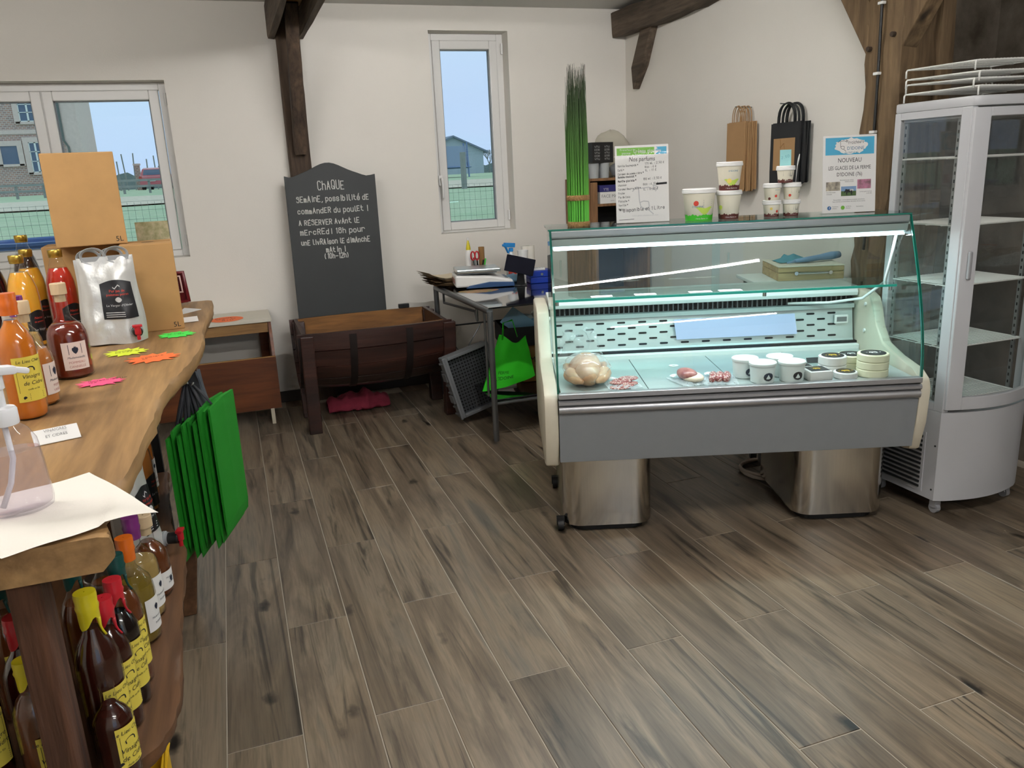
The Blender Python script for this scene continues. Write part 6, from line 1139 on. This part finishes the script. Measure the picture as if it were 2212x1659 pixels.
b = MB(); cowline(b, F2, -.028, .262, .021); b.hand('fraicheurs', F2, .011, -.006, .265, .0011, .05, .2, .062); b.build('logo_drawing', 'ink', t)
b = MB(); b.text("D'IDOINE", F2, .0175, 'C', .022, .243, 0, .9); b.hand('au naturel', F2, .006, -.02, .231, .0008); b.build('logo_print', 'teal_ink', t)
b = MB(); b.text('NOUVEAU', F0, .024, 'C', 0, .196, 0, .82); b.text('LES GLACES DE LA FERME', F0, .0205, 'C', 0, .168, 0, .72); b.text("D'IDOINE (76)", F0, .0205, 'C', 0, .143, 0, .8)
for (x, z, s_, al) in ((-.01, .126, 'Rencontrez nos vaches', 'C'), (.0, .120, 'laitières au pré', 'C'), (-.09, .080, 'Une fabrication', 'L'), (-.09, .073, 'artisanale', 'L'), (.09, .079, 'Le bon goût du fruit', 'R'), (.09, .072, 'et du lait', 'R'), (0, .050, 'Nos produits : crèmes glacées et sorbets de la ferme', 'C'), (0, .043, 'Sans colorant ni conservateur, lait entier de nos vaches', 'C'), (-.066, .024, 'Fraicheurs', 'L'), (-.066, .017, "d'Idoine", 'L'), (-.012, .024, 'La Ferme', 'L'), (-.012, .017, "d'Idoine", 'L'), (.03, .022, 'fermeidoine', 'L')): b.text(s_, F0, .0058, al, x, z)
b.build('print', 'ink', t)
rect(F1, -.092, -.036, .088, .122).build('photo', 'photo_ice', t); rect(F1, .032, .086, .092, .128).build('photo', 'photo_pink', t); rect(F1, -.032, .028, .066, .085).build('photo', 'photo_grass', t); rect(F1, -.032, .028, .085, .103).build('photo', 'photo_sky', t)
b = MB(); cow(b, F2, 0, .083, .018); b.build('photo_cow', 'ink', t); b = MB(); cow(b, lambda x, z: F2(x+.006, z+.004), .004, .084, .008); b.build('photo_cow', 'paper', t)
for x, m_ in ((-.078, 'fb_blue'), (-.024, 'sign_green')): b = MB(); b.add([F1(x+.008*math.cos(q), .021+.008*math.sin(q)) for q in [i*.449 for i in range(14)]], [tuple(range(14))]); b.build('round_logo', m_, t)
b = MB(); b.text('f', F2, .015, 'C', -.077, .016); b.build('logo_letter', 'paper', t)
# ice-cream tubs
mat('tub_cream', (232, 226, 206), .4); mat('choc', (84, 36, 30), .5); mat('tub_green', (64, 186, 40), .5); mat('lime', (190, 214, 90), .6); mat('lemon', (232, 208, 110), .6); mat('tub_pink', (240, 214, 196), .5)
def icetub(loc, rz, rb, rt, h, label, band, deco, group='ice cream tubs'):
    t_ = thing('ice_cream_tub', label, 'tub', loc, rz, group)
    MB().lathe([(rb-.001, 0), (rb, .001), (rt, h-.016)], n=36).build('cup', 'tub_cream', t_, smooth=40); MB().lathe([(rt+.001, h-.017), (rt+.0035, h-.016), (rt+.0035, h-.007), (rt+.002, h-.006), (rt+.003, h-.003), (rt+.001, h), (.002, h-.001)], n=36, close=False).build('lid', 'white', t_, smooth=35)
    def F(x, z): r = rb+(rt-rb)*z/h+.0009; a = R(-90)+x/r; return (r*math.cos(a), r*math.sin(a), z)
    if band:
        b_ = MB(); zb = .18*h; b_.grid(lambda u, v: F(-3.1*rb+6.2*rb*u, v*(zb + .010*nz3(u*30, 0, 1))), 80, 2); bo = b_.build('band', band, t_, smooth=True)
        b_ = MB(); G = lambda x, z: (lambda p: (p[0], p[1]-.0006, p[2]))(F(x, z)); b_.text('i love farm ice', G, .009*h/.12, 'C', 0, .006); b_.build('band_print', 'paper', bo)
    G = lambda x, z: (lambda p: (p[0]*1.006, p[1]*1.006-.0002, p[2]))(F(x, z)); s = h/.12
    for (kind, x, z) in deco:
        if kind == 'splash': b_ = MB(); b_.grid(lambda u, v: F(x+(-.035+.07*u)*s, z*s + .012*s*math.sin(u*3.14)*(2*v-1) - .016*s*math.cos(u*3.14)**2*-1), 12, 2); b_.build('splash', 'lime', t_)
        elif kind == 'name': b_ = MB(); b_.text("D'IDOINE", G, .010*s, 'C', x*s, z*s); b_.build('name_print', 'teal_ink', t_)
        elif kind == 'bar':
            b_ = MB()
            for k in range(9): b_.add([G((x+.0)*s, (z+.0045*k)*s), G((x+.024)*s, (z+.0045*k)*s), G((x+.024)*s, (z+.0027+.0045*k)*s), G(x*s, (z+.0027+.0045*k)*s)], [(0, 1, 2, 3)])
            b_.build('bar_code', 'ink', t_)
        elif kind == 'small':
            b_ = MB()
            for k in range(5): b_.add([G((x-.02)*s, (z+.007*k)*s), G((x+.018)*s, (z+.007*k)*s), G((x+.018)*s, (z+.0022+.007*k)*s), G((x-.02)*s, (z+.0022+.007*k)*s)], [(0, 1, 2, 3)])
            b_.build('small_print', 'grey_ink', t_)
        else: b_ = MB(); b_.add([G((x+.010*math.cos(q))*s, (z+.010*math.sin(q))*s) for q in [i*.449 for i in range(14)]], [tuple(range(14))]); b_.build('fruit_spot', kind, t_)
    return t_
B_ = 3.200
icetub(cw(.773, B_, ZC2), CROT, .051, .063, .122, 'largest ice cream tub with a green bottom band', 'tub_green', [('splash', .01, .035), ('name', -.018, .050), ('red_ink', -.024, .066), ('small', .024, .048)])
icetub(cw(.891, B_, ZC2), CROT, .037, .0475, .110, 'medium ice cream tub with chocolate band, lower of two', 'choc', [('lime', -.050, .05)])
icetub(cw(.891, B_, ZC2+.1105), CROT, .037, .0475, .108, 'medium ice cream tub with lemon picture, stacked on another', 'choc', [('lemon', -.012, .040), ('name', .004, .078), ('splash', .0, .030)])
s1 = dict(rb=.027, rt=.0325, h=.062)
icetub(cw(1.062, B_, ZC2), CROT, .027, .0325, .064, 'small ice cream tub with orange spot, bottom left of the pyramid', 'choc', [('lemon', -.02, .06), ('red_ink', .025, .04)])
icetub(cw(1.139, B_, ZC2), CROT, .027, .0325, .064, 'small ice cream tub with bar code, bottom right of the pyramid', 'choc', [('small', -.015, .05), ('bar', .015, .045)])
icetub(cw(1.062, B_, ZC2+.0645), CROT, .027, .0325, .064, 'small ice cream tub with red spot, second layer left', None, [('red_ink', .012, .03), ('name', .025, .07), ('choc', -.035, .012)])
icetub(cw(1.139, B_, ZC2+.0645), CROT, .027, .0325, .064, 'small ice cream tub with bar code at its side, second layer right', None, [('red_ink', -.03, .03), ('small', .0, .05), ('bar', .035, .045)])
icetub(cw(1.112, B_, ZC2+.129), CROT, .027, .0325, .064, 'small ice cream tub on top of the pyramid', 'choc', [('small', -.015, .05), ('bar', .012, .045)])
mat('note_teal', (150, 206, 206), .7)
o = tag(MB().box(-.022, .022, -.0006, .0006, 0, .060).build('note_card', 'note_teal', loc=cw(1.110, B_, ZC2+.1935), rot=(R(-4), 0, CROT)), 'pale turquoise note card standing on the top ice cream tub', 'note card'); b = MB(); b.hand('2,50', plane((-.016, -.0009, .026), (1, 0, 0), (0, 0, 1)), .009, 0, 0, .0007, .2); b.build('handwriting', 'teal_ink', o)
t = thing('plastic_spoon', 'small clear plastic spoon leaning on the top ice cream tub', 'spoon', cw(1.152, B_-.005, ZC2+.130), CROT); b = MB(); b.tube([(0, 0, 0), (.003, 0, .06), (.007, -.003, .09), (.009, -.004, .105)], [.002, .003, .006, .002], 8, flat=.4); b.build('spoon', 'white', t, smooth=True)
# ------------------------------------------------------------------ tall glass-fronted fridge
mat('fridge_white_shaded', (188, 188, 190), .35, vary=.02); mat('fridge_grey', (152, 152, 154), .5); glassmat('fridge_glass', (.95, .955, .95), 1.5, 0, .03, (.6, .62, .6)); mat('wire_white', (222, 222, 216), .45); mat('strip_steel', (150, 152, 150), .4, .6)  # cabinet white is darkened, shade around the fridge put into the colour
FX0, FX1, FY0, FY1 = 2.597, 3.055, 2.288, 2.655; S_ = (2.815, 2.48, 0)
def fplan(x0, x1, yf, yb, bulge, n=14, r=.014):
    pts = [(x0 + (x1-x0)*k/n, yf - bulge*math.sin(math.pi*k/n)**.9 + (.006 if k in (0, n) else 0)) for k in range(n+1)]; return pts + [(x1, yb), (x0, yb)]
t = thing('display_fridge', 'tall white display fridge with glass sides at the right', 'fridge', S_); FR = t
b = MB(); b.prism(fplan(FX0, FX1, FY0+.004, FY1, .050), .065, .445); b.build('base_cabinet', 'fridge_white_shaded', t, sub=S_, smooth=30)
b = MB(); b.prism(fplan(FX0, FX1, FY0, FY1, .052), 1.612, 1.648); b.build('top_cap', 'fridge_white_shaded', t, sub=S_, bevel=.006, smooth=40)
MB().box(FX0+.01, FX1-.01, FY0+.03, FY1-.01, .446, .468).build('inner_floor', 'fridge_grey', t, sub=S_)
MB().box(FX0+.016, FX1-.016, FY0+.035, FY1-.016, 1.575, 1.612).build('lamp_valance', 'fridge_white_shaded', t, sub=S_)
for (x0, x1, y0, y1) in ((FX0, FX0+.030, FY0+.006, FY0+.052), (FX1-.030, FX1, FY0+.006, FY0+.052), (FX0, FX0+.028, FY1-.03, FY1), (FX1-.028, FX1, FY1-.03, FY1)): MB().box(x0, x1, y0, y1, .445, 1.612).build('corner_post', 'fridge_white_shaded', t, sub=S_, bevel=.003)
for z0, z1 in ((.446, .478), (1.585, 1.612)): MB().box(FX0+.001, FX0+.02, FY0+.05, FY1-.03, z0, z1).build('side_rail', 'fridge_white_shaded', t, sub=S_)
MB().box(FX0+.006, FX0+.010, FY0+.05, FY1-.03, .478, 1.586).build('side_pane', 'fridge_glass', t, sub=S_); MB().box(FX1-.010, FX1-.006, FY0+.05, FY1-.03, .468, 1.586).build('side_pane', 'fridge_glass', t, sub=S_); MB().box(FX0+.028, FX1-.028, FY1-.012, FY1-.008, .468, 1.6).build('rear_pane', 'fridge_glass', t, sub=S_)
for (x, y) in ((FX0+.024, FY1-.045), (FX0+.024, FY0+.07), (FX1-.03, FY1-.045), (FX1-.03, FY0+.07)):
    so = MB().box(x, x+.008, y, y+.016, .47, 1.60).build('shelf_strip', 'strip_steel', t, sub=S_); b = MB()
    for k in range(36): b.box(x-.0006, x+.0, y+.005, y+.011, .50+k*.03, .512+k*.03)
    b.build('strip_holes', 'slot_dark', so, sub=S_)
# curved door
door = MB(); n = 14
def dpt(k, off=0): x = FX0+.004 + (FX1-FX0-.008)*k/n; return (x, FY0 - .004 - .052*math.sin(math.pi*k/n)**.9 + off)
def dband(b_, k0, k1, z0, z1, off0=0, off1=.022, m_=8):
    ks = [k0+(k1-k0)*i/m_ for i in range(m_+1)]; poly = [dpt(k, off0) for k in ks] + [dpt(k, off1) for k in reversed(ks)]; b_.prism(poly, z0, z1)
dband(door, 0, 1.75, .458, 1.606); dband(door, n-1.75, n, .458, 1.606); dband(door, 1.75, n-1.75, .458, .510, m_=12); dband(door, 1.75, n-1.75, 1.574, 1.606, m_=12)
d_ = door.build('door', 'fridge_white_shaded', t, sub=S_, bevel=.002, seg=1, smooth=30)
b = MB(); b.grid(lambda u, v: dpt(1.7+(n-3.4)*u, .010) + (.505+1.073*v,), 16, 1); b.build('door_pane', 'fridge_glass', d_, sub=S_, smooth=True)
b = MB(); x, y = dpt(.85); b.obox((x, y-.006, 1.035), (.016, .012, .105)); b.build('handle', 'fridge_grey', d_, sub=S_, bevel=.004)
MB().box(FX0+.004, FX1-.004, FY0+.02, FY0+.03, .447, .457).build('door_gap', 'slot_dark', t, sub=S_)
# wire shelves
def rack(b_, x0, x1, y0, y1, z, nw, r=.0022, nc=3):
    b_.tube([(x0, y0, z), (x1, y0, z), (x1, y1, z), (x0, y1, z)], r*1.5, 6, closed=True)
    for k in range(1, nw): x = x0+(x1-x0)*k/nw; b_.tube([(x, y0, z+r), (x, y1, z+r)], r, 4)
    for k in range(1, nc+1): y = y0+(y1-y0)*k/(nc+1); b_.tube([(x0, y, z-r), (x1, y, z-r)], r*1.3, 4)
for z in (1.432, 1.180, .948, .700):
    b = MB(); rack(b, FX0+.022, FX1-.022, FY0+.045, FY1-.035, z, 24); b.build('wire_shelf', 'wire_white', t, sub=S_)
b = MB(); rack(b, FX0+.03, FX1-.03, FY0+.05, FY1-.04, .478, 24); b.build('wire_shelf', 'wire_white', t, sub=S_)
# louvres on the left side
b = MB().box(FX0-.003, FX0+.001, 2.36, 2.62, .085, .345); lp = b.build('louvre_frame', 'fridge_white_shaded', t, sub=S_)
for k in range(12): MB().obox((FX0-.004, 2.485, .105+k*.020), (.004, .225, .010), (0, R(25), 0)).build('louvre_slat', 'slot_dark', lp, sub=S_)
for (y, z) in ((2.312, .30), (2.312, .11)): MB().lathe([(.004, -.001), (.004, .002)], (FX0-.001, y, z), 8, rot=Matrix.Rotation(R(90), 3, 'Y')).build('screw', 'slot_dark', t, sub=S_)
for (x, y) in ((FX0+.035, FY0+.03), (FX1-.035, FY0+.03), (FX0+.035, FY1-.04), (FX1-.035, FY1-.04)):
    b = MB(); b.lathe([(.022, -.010), (.022, .010)], (x, y, .022), 14, rot=Matrix.Rotation(R(90), 3, 'Y')); b.box(x-.016, x+.016, y-.014, y+.014, .026, .066); b.build('caster', 'fridge_grey', t, sub=S_, smooth=40)
# spare wire racks on top
def spare(loc, rz, tilt, label, w=.42, d=.33, leg=.032):
    t_ = thing('wire_rack', label, 'wire rack', loc, rz, 'spare racks on the fridge'); t_.rotation_euler = (tilt[0], tilt[1], rz)
    b_ = MB(); rack(b_, -w/2, w/2, -d/2, d/2, leg, 26, .0022, 2); b_.build('grid', 'wire_white', t_)
    b_ = MB()
    for sx in (-1, 1):
        for sy in (-1, 1): b_.tube([(sx*w/2, sy*d/2, leg), (sx*(w/2+.006), sy*d/2, leg-.006), (sx*(w/2+.006), sy*d/2, 0)], .0034, 6)
    b_.build('feet', 'wire_white', t_, smooth=True)
spare((2.83, 2.47, 1.650), R(2), (0, 0), 'lowest spare wire rack lying on top of the fridge')
spare((2.845, 2.475, 1.686), R(-3), (R(2), R(-1)), 'second spare wire rack from the bottom on the fridge')
spare((2.835, 2.47, 1.708), R(1), (R(1), R(-1.5)), 'third spare wire rack from the bottom on the fridge')
spare((2.85, 2.485, 1.748), R(-2), (R(1), R(-1.5)), 'topmost spare wire rack on the fridge')
